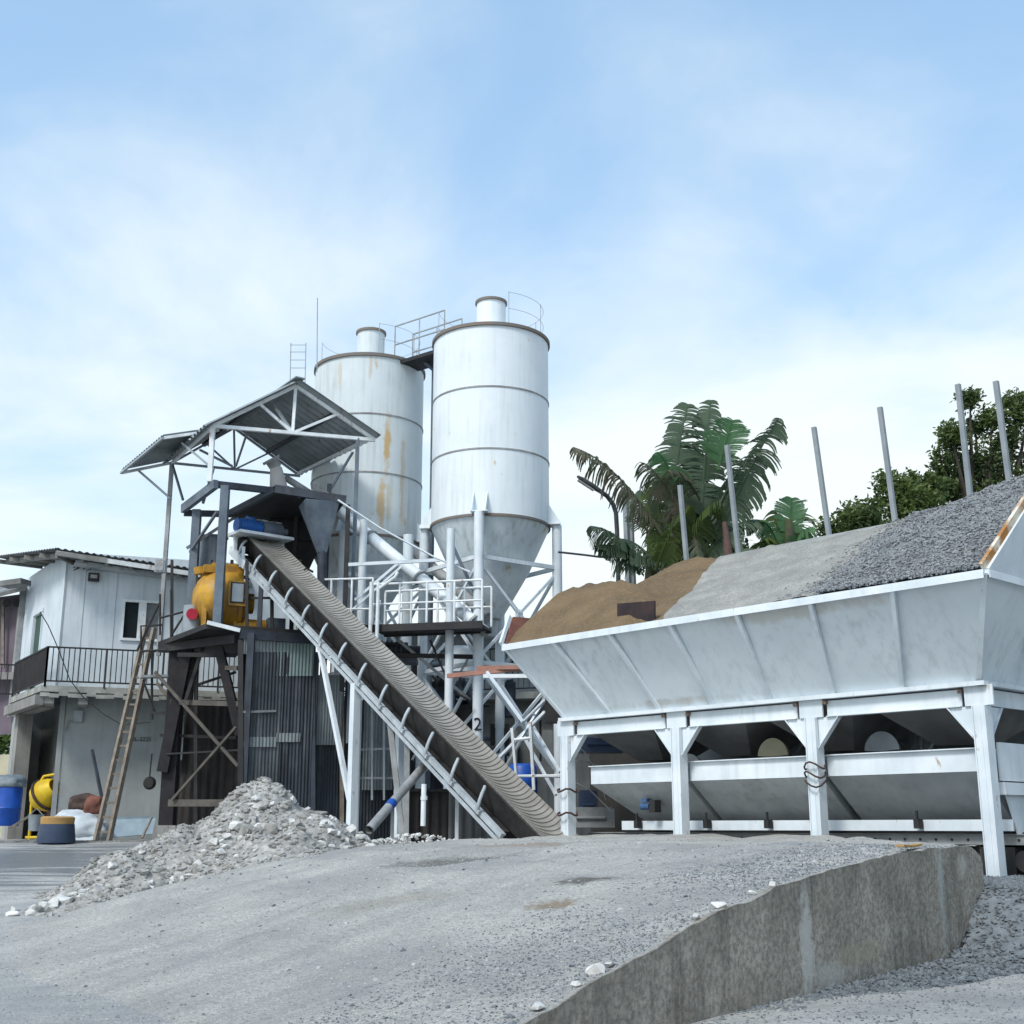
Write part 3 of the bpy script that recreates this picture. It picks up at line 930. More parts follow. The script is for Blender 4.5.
mb.box(B(-2.6, 3.88, 6.48), (19.4, .34, .09), (DU, DV, Z))
o = mb.build('terrace_wall', M['plaster'], loc=B(0, 3.9, 0))
tag(o, 'grey concrete wall behind the hopper heaps carrying the row of steel posts', 'wall')

# posts on the wall
def cpost(base, top, label, w=.085):
    mb = MB()
    d = (top - base).normalized()
    s = DU; t = DV
    m_ = (base + top) / 2; L = (top - base).length
    mb.box(m_, (w, .012, L), (s, t, d))
    for k in (-1, 1): mb.box(m_ + s * (k * (w / 2 - .006)) + t * .035, (.012, .058, L), (s, t, d))
    mb.box(base + Z * .02, (.2, .16, .02), (DU, DV, Z))
    o = mb.build('steel_post', M['postgrey'], loc=base)
    return tag(o, label, 'steel post', 'steel posts along the wall behind the hopper')
POSTS = [(1010, 490, 995, 381, 'rightmost tall grey steel post, rising from the gravel crest before the dark tree'),
         (970, 500, 957, 384, 'second tall grey steel post from the right, in front of the tall dark tree'),
         (895, 528, 879, 407, 'tall grey steel post, third from the right, in front of the green bushes'),
         (829, 545, 813, 427, 'tall grey steel post standing alone against the sky between the banana plants'),
         (738, 560, 726, 445, 'tall grey steel post just right of the big banana plant stems'),
         (686, 562, 679, 485, 'grey steel post in front of the left side of the big banana plant')]
for bx_, by_, tx_, ty_, lab in POSTS:
    # intersect the pixel column with the wall line v = 3.9
    k_ = (bx_ - 512) / F
    best = min((abs(at(bx_, by_, y).xy.to_3d().dot(DV) - B(0, 3.9, 0).dot(DV)), y) for y in [14 + i * .02 for i in range(900)])
    Y = best[1]
    b = at(bx_, by_, Y); b.z = min(b.z, 6.52)
    b = V(b.x, b.y, 6.52); t = at(tx_, ty_, Y)
    cpost(b, t, lab)
for (bx_, tx_, ty_, lab) in ((628, 624, 487, 'left one of the close pair of grey posts beside the street lamp'), (633, 629, 491, 'right one of the close pair of grey posts beside the street lamp')):
    b = at(bx_, 575, 28.2); t = at(tx_, ty_, 28.2)
    cpost(V(b.x, b.y, 5.2), t, lab, w=.12)

# street lamp
lb = at(618, 575, 28.6); lb.z = 5.0
sl = thing('street_lamp', lb, 'dark street lamp with a long flat head, left of the big banana plant', 'street lamp')
pl = [lb, at(618, 560, 28.6), at(617, 530, 28.6), at(616, 513, 28.6), at(613, 504, 28.55), at(607, 496, 28.4), at(600, 491, 28.3)]
MB().path(pl, .055, 8).build('pole', M['lamp'], sl, smooth=60)
a, b = at(603, 493, 28.35), at(577, 476, 28.3)
d, s, u = frame(b - a)
mb = MB(); rings = []
for t, w, h in ((0, .045, .04), (.15, .08, .055), (.4, .12, .065), (.8, .12, .05), (.97, .06, .03), (1, .02, .015)):
    c = lerp(a, b, t)
    rings.append([c + s * (w * math.cos(q)) + u * (h * math.sin(q)) for q in [i * math.pi / 5 for i in range(10)]])
vs = [p for r in rings for p in r]
mb.add(vs, [(k * 10 + i, k * 10 + (i + 1) % 10, k * 10 + 10 + (i + 1) % 10, k * 10 + 10 + i) for k in range(5) for i in range(10)] + [tuple(range(50, 60))])
hd = mb.build('lamp_head', M['lamp'], sl, smooth=60)
MB().box(lerp(a, b, .6) - u * .075, (.45, .14, .02), (d, s, u)).build('lens', M['lampglass'], hd)
# ------------------------------------------------------------------ cement silos
SZ = .95
def make_silo():
    c = V(-.56, 31.0, SZ)
    r = 1.52
    t = thing('cement_silo', c, 'nearer white cement silo with clean paint, its front leg marked with a 2', 'silo', 'two white cement silos')
    h = lambda z: z - SZ
    zc, zt = 8.70, 13.72
    MB().lathe(c, [(r, h(zc)), (r, h(zt)), (r * .98, h(zt) + .02), (.42, h(zt) + .34), (0, h(zt) + .34)], 72).build('shell', M['silo'], t, smooth=40)
    for z in (10.40, 12.03):
        MB().lathe(c, [(r, h(z) - .018), (r + .018, h(z) - .018), (r + .018, h(z) + .018), (r, h(z) + .018)], 72).build('ring', M['band'], t, smooth=40)
    MB().lathe(c, [(r, h(zt) - .05), (r + .05, h(zt) - .05), (r + .05, h(zt) + .035), (r - .02, h(zt) + .04)], 72).build('top_rim', M['rim'], t, smooth=40)
    MB().lathe(c, [(r, h(zc) - .035), (r + .03, h(zc) - .035), (r + .03, h(zc) + .03), (r, h(zc) + .03)], 72).build('ring', M['rim'], t, smooth=40)
    zb = 6.35
    cn = MB().lathe(c, [(0, h(zb)), (.30, h(zb)), (1.0, h(7.55)), (r - .01, h(zc) - .03)], 64).build('cone', M['silo_cone'], t, smooth=30)
    MB().tube(c + Z * (h(5.9)), c + Z * h(zb), .2, n=16).build('outlet_valve', M['galv'], cn)
    MB().tube(c + Z * (h(zt) + .3), c + Z * (h(zt) + 1.22), .39, n=28).build('filter_stack', M['silo'], t, smooth=40)
    MB().lathe(c, [(.39, h(zt) + 1.17), (.43, h(zt) + 1.17), (.43, h(zt) + 1.24), (.3, h(zt) + 1.26), (0, h(zt) + 1.27)], 28).build('stack_rim', M['rim'], t)
    # legs
    rl = 1.72
    tops = []
    for k, a in enumerate((-8, 82, 172, 262)):
        aa = R(a - 90)
        p = c + V(math.cos(aa), math.sin(aa), 0) * rl
        tops.append(p)
        lg = MB().tube(V(p.x, p.y, SZ - .3), V(p.x, p.y, 8.72), .125, n=16).build('leg', M['white'], t, smooth=40)
        rad = V(math.cos(aa), math.sin(aa), 0); tn = V(-rad.y, rad.x, 0)
        mb = MB()
        base = c + rad * (r - .02)
        ab = lambda p_, z_: V(p_.x, p_.y, z_)
        for sd in (-1, 1):
            mb.plate([ab(base + tn * (.17 * sd), 8.75), ab(p + rad * .1 + tn * (.17 * sd), 8.75), ab(p + rad * .1 + tn * (.17 * sd), 8.80), ab(base + tn * (.17 * sd), 9.3)], .015)
        mb.box(V((base.x + p.x) / 2, (base.y + p.y) / 2, 8.735), (.40, .42, .03), (rad, tn, Z))
        mb.build('leg_bracket', M['silo'], lg)
    for k in range(4):
        a, b = tops[k], tops[(k + 1) % 4]
        for z in (7.62, 5.05):
            MB().beam(V(a.x, a.y, z), V(b.x, b.y, z), .07, .10).build('brace', M['white'], t)
        for z0, z1 in ((5.15, 7.5), (2.5, 4.95)):
            for (p, q) in ((a, b), (b, a)):
                MB().beam(V(p.x, p.y, z1), V(q.x, q.y, z0), .055, .07).build('brace', M['white'], t)
            m_ = (a + b) / 2
            MB().box(V(m_.x, m_.y, (z0 + z1) / 2), (.22, .03, .22), ((b - a).normalized(), (b - a).normalized().cross(Z), Z)).build('gusset', M['white'], t)
    # roof guard rail, thin
    mb = MB()
    for z in (.5, .95):
        pts = [c + V(math.cos(R(q)) * 1.40, math.sin(R(q)) * 1.40, h(zt) + z) for q in range(-70, 181, 10)]
        mb.path(pts, .006, 4)
    for q in range(-70, 181, 50):
        p = c + V(math.cos(R(q)) * 1.40, math.sin(R(q)) * 1.40, h(zt))
        mb.tube(p, p + Z * .97, .009, n=5)
    mb.build('roof_rail', M['galv'], t)
    return t, c
silo, SC = make_silo()
silo2 = copy_tree(silo)
silo2.location = V(-4.02, 33.1, SZ)
silo2.rotation_euler.z = R(-4)
silo2['label'] = 'farther cement silo, white with long orange rust streaks down its right side'
for ch in silo2.children:
    if ch.name.split('.')[0] in ('shell', 'filter_stack'):
        ch.data = ch.data.copy(); ch.data.materials.clear(); ch.data.materials.append(M['silo_rust'])
RC2 = silo2.location
def text(s, size, org, ex, ez, m, name, parent, thick=.004):
    cu = D.curves.new(name, 'FONT'); cu.body = s; cu.size = size; cu.extrude = thick; cu.align_x = 'CENTER'; cu.align_y = 'CENTER'
    tmp = D.objects.new('tmp', cu); col.objects.link(tmp)
    bpy.context.view_layer.update()
    me = D.meshes.new_from_object(tmp.evaluated_get(bpy.context.evaluated_depsgraph_get()))
    D.objects.remove(tmp); D.curves.remove(cu)
    ex = ex.normalized(); ez = ez.normalized(); ey = ex.cross(ez)
    po = Vector((0, 0, 0)); q = parent
    while q is not None: po += q.location; q = q.parent
    for v in me.vertices:
        v.co = org + ex * v.co.x + ez * v.co.y - ey * v.co.z - po
    me.materials.clear(); me.materials.append(m)
    o = D.objects.new(name, me); col.objects.link(o); o.parent = parent
    return o
lg0 = SC + V(math.cos(R(-98)), math.sin(R(-98)), 0) * 1.72
text('2', .42, V(lg0.x, lg0.y - .135, 3.58), V(1, 0, 0), Z, M['black'], 'leg_number', silo)

# gangway between the silo tops
gw = thing('silo_gangway', at(412, 360, 31.6), 'small dark railed gangway bridging the tops of the two silos', 'gangway')
g0, g1 = at(406, 366, 32.3), at(446, 352, 31.4)
dd = (g1 - g0); dd.z = 0; dd.normalize(); pp = dd.cross(Z)
g0.z = g1.z = 13.62
g0 -= dd * .1; g1 += dd * .25
MB().beam(g0, g1, .75, .10).build('deck', M['black'], gw)
for sd in (-1, 1):
    mb = MB()
    e0, e1 = g0 + pp * (.36 * sd), g1 + pp * (.36 * sd)
    for z in (.55, 1.1): mb.beam(e0 + Z * z, e1 + Z * z, .03)
    for t in (0, .5, 1): mb.beam(lerp(e0, e1, t), lerp(e0, e1, t) + Z * 1.1, .03)
    mb.build('railing', M['grey'], gw)
# dark filling pipe running up beside the rear silo
p = atz(426, 31.9, 0)
o = MB().path([V(p.x, p.y, 1), V(p.x, p.y, 8), V(p.x, p.y, 13.35), V(p.x - .25, p.y, 13.6)], .07, 8).build('filling_pipe', M['slate'], smooth=50, loc=V(p.x, p.y, 1))
tag(o, 'dark vertical pipe running up in the gap between the two silos', 'pipe')
o = MB().tube(at(317, 372, 31.6), at(317.5, 298, 31.6), .014, n=5).build('antenna_rod', M['galv'], loc=at(317, 372, 31.6))
tag(o, 'thin grey rod rising above the left edge of the farther silo', 'rod')
mb = MB()
for x in (290, 305): mb.tube(at(x, 385, 34), at(x + 1, 343, 34), .014, n=5)
for y in (345, 352, 360, 368): mb.tube(at(290, y, 34), at(306, y, 34), .010, n=5)
o = mb.build('ladder_cage', M['galv'], loc=at(297, 385, 34)); tag(o, 'faint thin cage of rods above the tip of the corrugated canopy', 'ladder cage')

# screw conveyors
def screw(a, b, r, label, extra=True):
    t = thing('screw_conveyor', b, label, 'screw conveyor', 'inclined screw conveyor pipes under the silos')
    MB().tube(a, b, r, n=18).build('tube', M['white'] if extra else M['grey'], t, smooth=40)
    d = (b - a).normalized()
    for k in (0, .33, .66, 1):
        p = lerp(a, b, k)
        MB().tube(p - d * .03, p + d * .03, r + .05, n=18).build('flange', M['grey'], t, smooth=40)
    MB().tube(b, b + d * .45, r * .8, n=14).build('end_motor', M['grey'], t, smooth=40)
    return t
sc_ = screw(at(324, 499, 31.4), at(474, 622, 29.3), .155, 'long pale inclined screw conveyor pipe crossing in front of the farther silo')
sc2 = screw(at(402, 540, 32.5), at(478, 608, 30.2), .14, 'short grey inclined screw conveyor pipe under the cone of the nearer silo', False)
o = MB().path([at(338, 500, 29.3), at(380, 528, 29.2), at(436, 558, 29.1), at(470, 572, 29.0)], .025, 6).build('guy_rod', M['white'], smooth=60, loc=at(400, 540, 29.2))
tag(o, 'thin white rod sloping down just above the long screw conveyor pipe', 'rod')

# ------------------------------------------------------------------ inclined conveyor
C0 = V(-.28, 22.4, 1.24); C1 = at(236, 552, 30.4)
ic = thing('inclined_conveyor', V(C0.x, C0.y, .6), 'long steep inclined conveyor with a ribbed dusty belt climbing to the mixer tower', 'conveyor')
AX = (C1 - C0).normalized()
CX = AX.cross(Z).normalized()          # to the right, away
if CX.x < 0: CX = -CX
NX = CX.cross(AX).normalized()
if NX.z < 0: NX = -NX
LC = (C1 - C0).length
def CV(l, c, h): return C0 + AX * l + CX * c + NX * h
WB = 1.02
for c in (0, WB + .12):
    mb = MB().beam(CV(-.2, c, 0), CV(LC, c, 0), .07, .09, NX)
    mb.beam(CV(-.2, c - .05, -.10), CV(LC - .3, c - .05, -.09), .05, .05, NX)
    mb.beam(CV(-.2, c + .055, .02), CV(LC - .1, c + .055, .02), .03, .04, NX)
    mb.build('side_frame', M['frame_grey'], ic)
# belt: shallow trough, ribbed
def bh(c): return .40 + .09 * abs((c - .56) / .5) ** 1.8
nl, nc = 300, 10
mb = MB()
for off in (0, -.02):
    vs = []
    for i in range(nl + 1):
        for j in range(nc + 1):
            c = .12 + .90 * j / nc
            vs.append(CV(lerp(-1.1, LC + .1, i / nl), c, bh(c) + off))
    mb.add(vs, [(i * (nc + 1) + j, i * (nc + 1) + j + 1, (i + 1) * (nc + 1) + j + 1, (i + 1) * (nc + 1) + j) for i in range(nl) for j in range(nc)])
belt = mb.build('belt', M['belt'], ic, smooth=60)
mb = MB()
l = -1.0
while l < LC:
    pts = []
    for j in range(nc + 1):
        c = .14 + .86 * j / nc
        pts.append(CV(l - .16 * (1 - ((c - .57) / .43) ** 2), c, bh(c) + .010))
    for a, b in zip(pts, pts[1:]): mb.beam(a, b, .030, .016, NX)
    l += .125
mb.build('belt_ribs', M['belt'], belt)
# return strand
MB().box(CV(LC / 2, .57, -.05), (LC, .9, .015), (AX, CX, NX)).build('return_belt', M['beltdark'], ic)
# added sheet: its black stands in for shade in the gap under the belt
mb = MB().plate([CV(-1.1, .30, .0), CV(LC, .30, .0), CV(LC, .13, .47), CV(-1.1, .13, .47)], .012)
mb.build('gap_shade_sheet', M['beltdark'], ic)
# curved idler brackets along the near side
nb = 13
for i in range(nb):
    l = lerp(.55, LC - .35, i / (nb - 1))
    pts = [CV(l, -.06, .02), CV(l - .0, -.09, .12), CV(l + .03, -.08, .23), CV(l + .09, -.03, .32), CV(l + .17, .05, .37), CV(l + .25, .12, .37)]
    mb = MB().path(pts, .034, 7)
    mb.box(CV(l, -.06, .03), (.14, .06, .08), (AX, CX, NX))
    mb.build('idler_bracket', M['frame_grey'], ic, smooth=60)
    MB().tube(CV(l + .1, .40, .30), CV(l + .1, 1.0, .30), .045, n=8).build('idler_roller', M['grey'], ic)
# head drive
mb = MB()
for c in (-.10, WB + .2):
    mb.beam(CV(LC - .9, c, .0), CV(LC + .1, c, .0), .10, .18, NX)
    p = CV(LC - .15, c, 0)
    mb.beam(p, p + Z * .55, .08, .08, AX)
    mb.beam(CV(LC - .7, c, 0), CV(LC - .7, c, 0) + Z * .40, .06, .06, AX)
hf = mb.build('head_frame', M['white'], ic)
MB().box(CV(LC - .35, .5, .05) + Z * .55, (.7, 1.5, .07), ((AX - Z * AX.z).normalized(), CX, Z)).build('motor_shelf', M['white'], hf)
MB().tube(CV(LC + .05, .05, .2), CV(LC + .05, 1.05, .2), .22, n=20).build('head_drum', M['beltdark'], ic, smooth=40)
mc = CV(LC - .35, .5, .05) + Z * .77
mb = MB().tube(mc - CX * .62, mc - CX * .02, .165, n=20)
for k in range(7): mb.tube(mc - CX * (.55 - k * .075), mc - CX * (.53 - k * .075), .18, n=20)
mb.tube(mc - CX * .70, mc - CX * .62, .17, .15, n=20)
mb.box(mc - CX * .3 + Z * .19, (.18, .2, .1), (AX, CX, Z))
mo = mb.build('drive_motor', M['bluepaint'], hf, smooth=40)
mb = MB().tube(mc + CX * .0, mc + CX * .55, .19, n=20)
mb.box(mc + CX * .28 - Z * .05, (.36, .44, .3), (AX, CX, Z))
mb.tube(mc + CX * .55, mc + CX * .72, .10, n=14)
mb.build('gearbox', M['slate'], hf, smooth=40)
mb = MB()
for k in range(5):
    put(mb, BIG[k], mc + CX * (-.35 + k * .2) + Z * .2, .11, Matrix.Diagonal((1.4, 1.4, .35)))
mb.build('rag_cover', M['bag'], hf)
# supports
def strut(px0, py0, Y0, px1, py1, Y1, w, name='support_leg', m='white', par=None):
    a, b = at(px0, py0, Y0), at(px1, py1, Y1)
    return MB().beam(a, b, w, w).build(name, M[m], par or ic)
def lalong(px):   # length along the near frame seen at column px
    best = None
    for i in range(400):
        p = CV(LC * i / 399, 0, -.06)
        zc = p.y * math.cos(TH) + (p.z - EYE) * math.sin(TH)
        q = 512 + F * p.x / zc
        if best is None or abs(q - px) < best[0]: best = (abs(q - px), LC * i / 399)
    return best[1]
l1 = lalong(356)
p = CV(l1, 0, -.06)
MB().beam(V(p.x, p.y, .45), p, .16, .16, AX).build('support_leg', M['white'], ic)
p = CV(l1, WB + .12, -.06)
MB().beam(V(p.x, p.y, .45), p, .14, .14, AX).build('support_leg', M['white'], ic)
l2 = lalong(320); p = CV(l2, 0, -.1); q = CV(l1, 0, 0)
MB().beam(p, V(q.x - .02, q.y - .0, 1.6), .09, .09).build('support_strut', M['white'], ic)
l3 = lalong(390); p = CV(l3, .02, -.12)
q = CV(lalong(404), .1, -.1)
MB().beam(p, V(q.x, q.y + .1, .6), .11, .11).build('support_strut', M['grey'], ic)
MB().beam(q, V(q.x + .02, q.y, .5), .10, .10).build('support_leg', M['grey'], ic)
q = CV(lalong(416), WB, -.1)
MB().beam(q, V(q.x, q.y, .5), .07, .07).build('support_leg', M['white'], ic)
l4 = lalong(262)
for c in (0, WB + .12):
    p = CV(l4, c, -.1)
    MB().beam(V(p.x, p.y, .8), p, .10, .10).build('support_leg', M['dark'], ic)

# loose pipe leaning under the conveyor
a, b = at(369, 830, 22.6), at(425, 765, 24.8)
lp = thing('leaning_pipe', V(a.x, a.y, .9), 'grey steel pipe with a blue band slanting under the inclined conveyor', 'pipe')
mb = MB().tube(a, b, .085, n=16, caps=False).tube(a, b, .07, n=16, caps=False)
MB_ = mb.build('pipe', M['grey'], lp, smooth=40)
c = lerp(a, b, .36); d = (b - a).normalized()
MB().tube(c - d * .09, c + d * .09, .093, n=16).build('blue_band', M['blue'], lp, smooth=40)
mb = MB().beam(V(lerp(a, b, .4).x, lerp(a, b, .4).y, .7), lerp(a, b, .4), .06)
mb.build('prop', M['grey'], lp)
o = MB().tube(at(423, 826, 22.3), at(424, 784, 22.3), .045, n=10).tube(at(424, 800, 22.3), at(424, 796, 22.3), .06, n=10).build('white_pipe', M['rail_white'], smooth=40, loc=at(423, 826, 22.3))
tag(o, 'short upright white pipe standing under the lower end of the inclined conveyor', 'pipe')
# low pale mound of rubbish by it
mb = MB()
for k in range(160):
    t = random.uniform(-1, 1)
    p = V(-1.55 + t * .75 - .0, 20.9 + random.uniform(-.3, .3), 1.02 + .16 * (1 - t * t) * random.random())
    put(mb, random.choice(STONES), p, random.uniform(.03, .07))
o = mb.build('debris_mound', M['chunk'], loc=V(-1.5, 20.9, 1)); tag(o, 'low pale mound of debris at the foot of the inclined conveyor', 'debris', kind='stuff')

# ------------------------------------------------------------------ mixer tower
tw = thing('mixer_tower', at(215, 800, 30.2), 'black steel mixer tower with posts, beams and a sooty lower frame behind the rubble', 'tower')
GZ = .9
def post(px, Y, z0, z1, w, name='post', m='dark', par=tw, px1=None):
    a = atz(px, Y, z0); b = V(a.x, a.y, z1)
    return MB().beam(a, b, w, w, V(0, 1, 0)).build(name, M[m], par)
def bar(p, q, w, h=None, name='beam', m='dark', par=tw):
    return MB().beam(p, q, w, h or w).build(name, M[m], par)
def zat(py, Y): return at(512, py, Y).z
# two wide upper posts
post(189, 30.6, 5.8, zat(510, 30.6), .20, m='slate')
post(217, 29.4, 5.8, zat(486, 29.4), .20, m='slate')
post(322, 30.2, 4.6, zat(484, 30.2), .10)
post(342, 29.6, 4.4, zat(505, 29.6), .10, m='black')
post(290, 31.5, 5.4, zat(500, 31.5), .10, m='black')
bar(at(183, 509, 30.8), at(216, 484, 29.3), .12, .22, m='slate')
bar(at(213, 484, 29.4), at(330, 497, 30.4), .12, .16)
bar(at(184, 513, 30.8), at(262, 515, 31.6), .12, .15)
bar(at(187, 548, 30.6), at(262, 500, 31.6), .08, .08, name='brace', m='grey')
bar(at(190, 552, 30.6), at(217, 512, 29.4), .06, .06, name='brace', m='slate')
# deck under the mixer
zd = 5.80
dk = [atz(160, 30.6, zd), atz(232, 28.6, zd), atz(322, 29.6, zd), atz(300, 33.4, zd), atz(180, 33.0, zd)]
MB().plate([atz(158, 30.7, zd - .12), atz(206, 28.7, zd + .02), atz(240, 28.9, zd), atz(330, 29.9, zd), atz(300, 33.4, zd), atz(180, 33.0, zd)], .12).build('deck', M['black'], tw)
bar(atz(207, 28.66, zd + .10), atz(240, 28.86, zd - .06), .06, .09, name='deck_edge', m='rail_white')
bar(atz(240, 28.9, zd - .14), atz(330, 29.9, zd - .14), .12, .22, m='dark')
bar(atz(160, 30.6, zd - .24), atz(236, 29.0, zd - .24), .12, .2, m='black')
# lower heavy timbers
for px, Y, w, m_ in ((165, 30.6, .34, 'darkwood'), (178, 32.6, .22, 'darkwood'), (240, 29.0, .16, 'dark'), (236, 32.4, .16, 'darkwood')):
    post(px, Y, .6, zd - .1, w, m=m_, name='lower_post')
bar(at(188, 648, 30.4), at(163, 772, 30.4), .26, .22, name='brace', m='darkwood')
bar(at(219, 648, 29.5), at(240, 735, 29.5), .22, .2, name='brace', m='darkwood')
bar(at(155, 672, 30.3), at(238, 766, 29.2), .05, .07, name='brace', m='dimwood')
bar(at(172, 800, 30.0), at(236, 727, 29.2), .05, .06, name='brace', m='dimwood')
bar(at(170, 803, 30.2), at(240, 803, 29.2), .14, .16, m='dimwood', name='lower_beam')
bar(at(170, 702, 30.5), at(240, 704, 29.4), .10, .12, m='dimwood', name='lower_beam')
bar(at(166, 754, 30.3), at(240, 750, 29.2), .03, .04, m='black', name='tie_rod')
bar(at(222, 668, 29.5), at(238, 668, 29.2), .08, .1, m='dimwood', name='lower_beam')
# walkway bracket left of the tower, with handrail
bar(at(140, 677, 30.4), at(178, 676, 30.8), .35, .06, name='step_bracket', m='grey')
bar(at(157, 683, 30.4), at(176, 707, 30.6), .07, name='brace', m='wood')
bar(at(143, 680, 30.3), at(155, 712, 30.5), .04, name='brace', m='black')
bar(at(150, 713, 30.5), at(164, 713, 30.5), .06, name='step_bracket', m='black')
for pts in ([(160, 635), (160, 594)], [(171, 640), (171, 590)], [(160, 618), (190, 610), (232, 600), (243, 603)], [(171, 636), (186, 612)], [(141, 652), (141, 626), (162, 625)], [(137, 651), (142, 640), (160, 602)], [(141, 651), (166, 650)]):
    MB().path([at(x, y, 30.3) for x, y in pts], .028, 6).build('handrail', M['black'], tw)
for (x0, y0, x1, y1, Y_, w_) in ((152, 640, 152, 720, 30.6, .05), (172, 560, 172, 640, 30.9, .06), (196, 652, 196, 836, 30.6, .09), (212, 560, 212, 632, 30.6, .05), (232, 632, 232, 560, 30.9, .07), (247, 560, 247, 636, 29.6, .07), (244, 598, 276, 598, 29.7, .05), (178, 655, 236, 655, 29.6, .10), (182, 690, 236, 672, 30.6, .06), (205, 640, 186, 700, 30.0, .08), (160, 735, 236, 738, 30.6, .07), (272, 590, 272, 636, 30.0, .08), (300, 560, 300, 640, 30.6, .08)):
    bar(at(x0, y0, Y_), at(x1, y1, Y_), w_, name='beam' if abs(x0 - x1) > 4 else 'post', m='black')
# canopy over the tower
def quad_roof(a, b, c, d, name, par, amp=.02, pitch=.19):
    return MB().corr(a, b, c, d, .26, .035, .006).build(name, M['roof'], par)
cnp = thing('canopy', at(214, 490, 29), 'corrugated metal gable canopy with white trusses above the mixer tower', 'canopy')
FL, FR, AP = at(213, 426, 28.5), at(375, 440, 30.0), at(296, 386, 29.3)
BL, BR, BA = at(172, 463, 31.5), at(300, 476, 33.0), at(234, 428, 32.2)
al = (BL - FL).normalized()
up = Z * .09
# sheets: ribs run from ridge to eave
o1 = (FR - AP) * .03; o2 = (FL - AP) * .12
quad_roof(FR + o1 + up - al * .25, BR + o1 + up, BA + up, AP + up - al * .25, 'roof_sheet', cnp)
quad_roof(BL + o2 + up, FL + o2 + up - al * .25, AP + up - al * .25, BA + up, 'roof_sheet', cnp)
MB().beam(AP + up * 1.4 - al * .3, BA + up * 1.4, .26, .03).build('ridge_cap', M['roof'], cnp)
def truss(l, r, a, m_, th, name='truss'):
    mb = MB()
    mb.beam(l, r, th); mb.beam(l, a, th); mb.beam(a, r, th)
    b = lerp(l, r, .48)
    mb.beam(a, b, th * .85)
    mb.beam(lerp(l, a, .55), b, th * .75); mb.beam(lerp(a, r, .52), b, th * .75)
    return mb.build(name, M[m_], cnp)
truss(FL, FR, AP, 'rail_white', .085)
truss(BL, BR, BA, 'galv', .06)
for t in (.33, .66): pass
for t in (.5,):
    # dark purlin stripes beneath each slope
    MB().beam(lerp(AP, FR, t), lerp(BA, BR, t), .10, .08).build('purlin', M['dark'], cnp)
    MB().beam(lerp(AP, FL, t), lerp(BA, BL, t), .10, .08).build('purlin', M['dark'], cnp)
MB().beam(lerp(AP, FR, .96), lerp(BA, BR, .96), .08, .08).build('purlin', M['rail_white'], cnp)
MB().beam(FL, BL, .07, .07).build('purlin', M['rail_white'], cnp)
# diagonal in the ridge plane
bar(lerp(AP, BA, .35), lerp(FL, FR, .48), .05, name='brace', m='rail_white', par=cnp)
# canopy posts
for (p, z1, m_, w) in ((FL, 0, 'rail_white', .11), (FR, 0, 'slate', .09), (BL, 0, 'grey', .10)):
    zb_ = {'rail_white': zat(486, 28.9), 'slate': 3.2, 'grey': 5.5}[m_]
    q = V(p.x, p.y, zb_)
    if m_ == 'slate': q = lerp(p, V(p.x, p.y, zb_), 1); p = p - (FR - FL).normalized() * .45 ; q = V(p.x, p.y, zb_)
    bar(q, p, w, name='post', m=m_, par=cnp)
bar(at(172, 463, 31.5), at(183, 500, 31.0), .05, name='brace', m='slate', par=cnp)
bar(at(237, 466, 32.0) * 0 + at(213, 470, 29.2), at(203, 503, 30.0), .06, name='brace', m='slate', par=cnp)
bar(at(353, 452, 30.2), at(330, 490, 30.4), .05, name='brace', m='slate', par=cnp)
bar(at(236, 466, 31.9), at(247, 433, 30.5), .05, name='brace', m='galv', par=cnp)
bar(at(296, 389, 29.3) * 0 + at(276, 409, 29.6), at(291, 432, 29.2), .04, name='brace', m='rail_white', par=cnp)
# lean-to sheet at the left
LA, LB_, LC_, LD_ = at(163, 438, 29.2), at(121, 473, 32.0), at(176, 462, 32.6), at(219, 430, 29.8)
lt = MB().corr(LA + up, LD_ + up, LC_ + up, LB_ + up, .19, .02, .006)
lt.v = []; lt.f = []
lt.corr(LA + up, LB_ + up, LC_ + up, LD_ + up, .19, .02, .006)
lt.build('lean_to_sheet', M['roof'], cnp)
for a, b, w in ((lerp(LA, LD_, .02), LD_, .07), (lerp(LB_, LC_, .02), LC_, .07), (LA, LB_, .06)):
    bar(a, b, w, name='purlin', m='rail_white' if w > .065 else 'galv', par=cnp)
bar(at(182, 443, 29.6), at(214, 470, 29.3), .05, name='brace', m='galv', par=cnp)
bar(at(139, 471, 32.0), at(171, 499, 31.4), .05, name='brace', m='galv', par=cnp)
bar(at(200, 450, 30.5), at(232, 466, 31.9), .05, name='brace', m='galv', par=cnp)

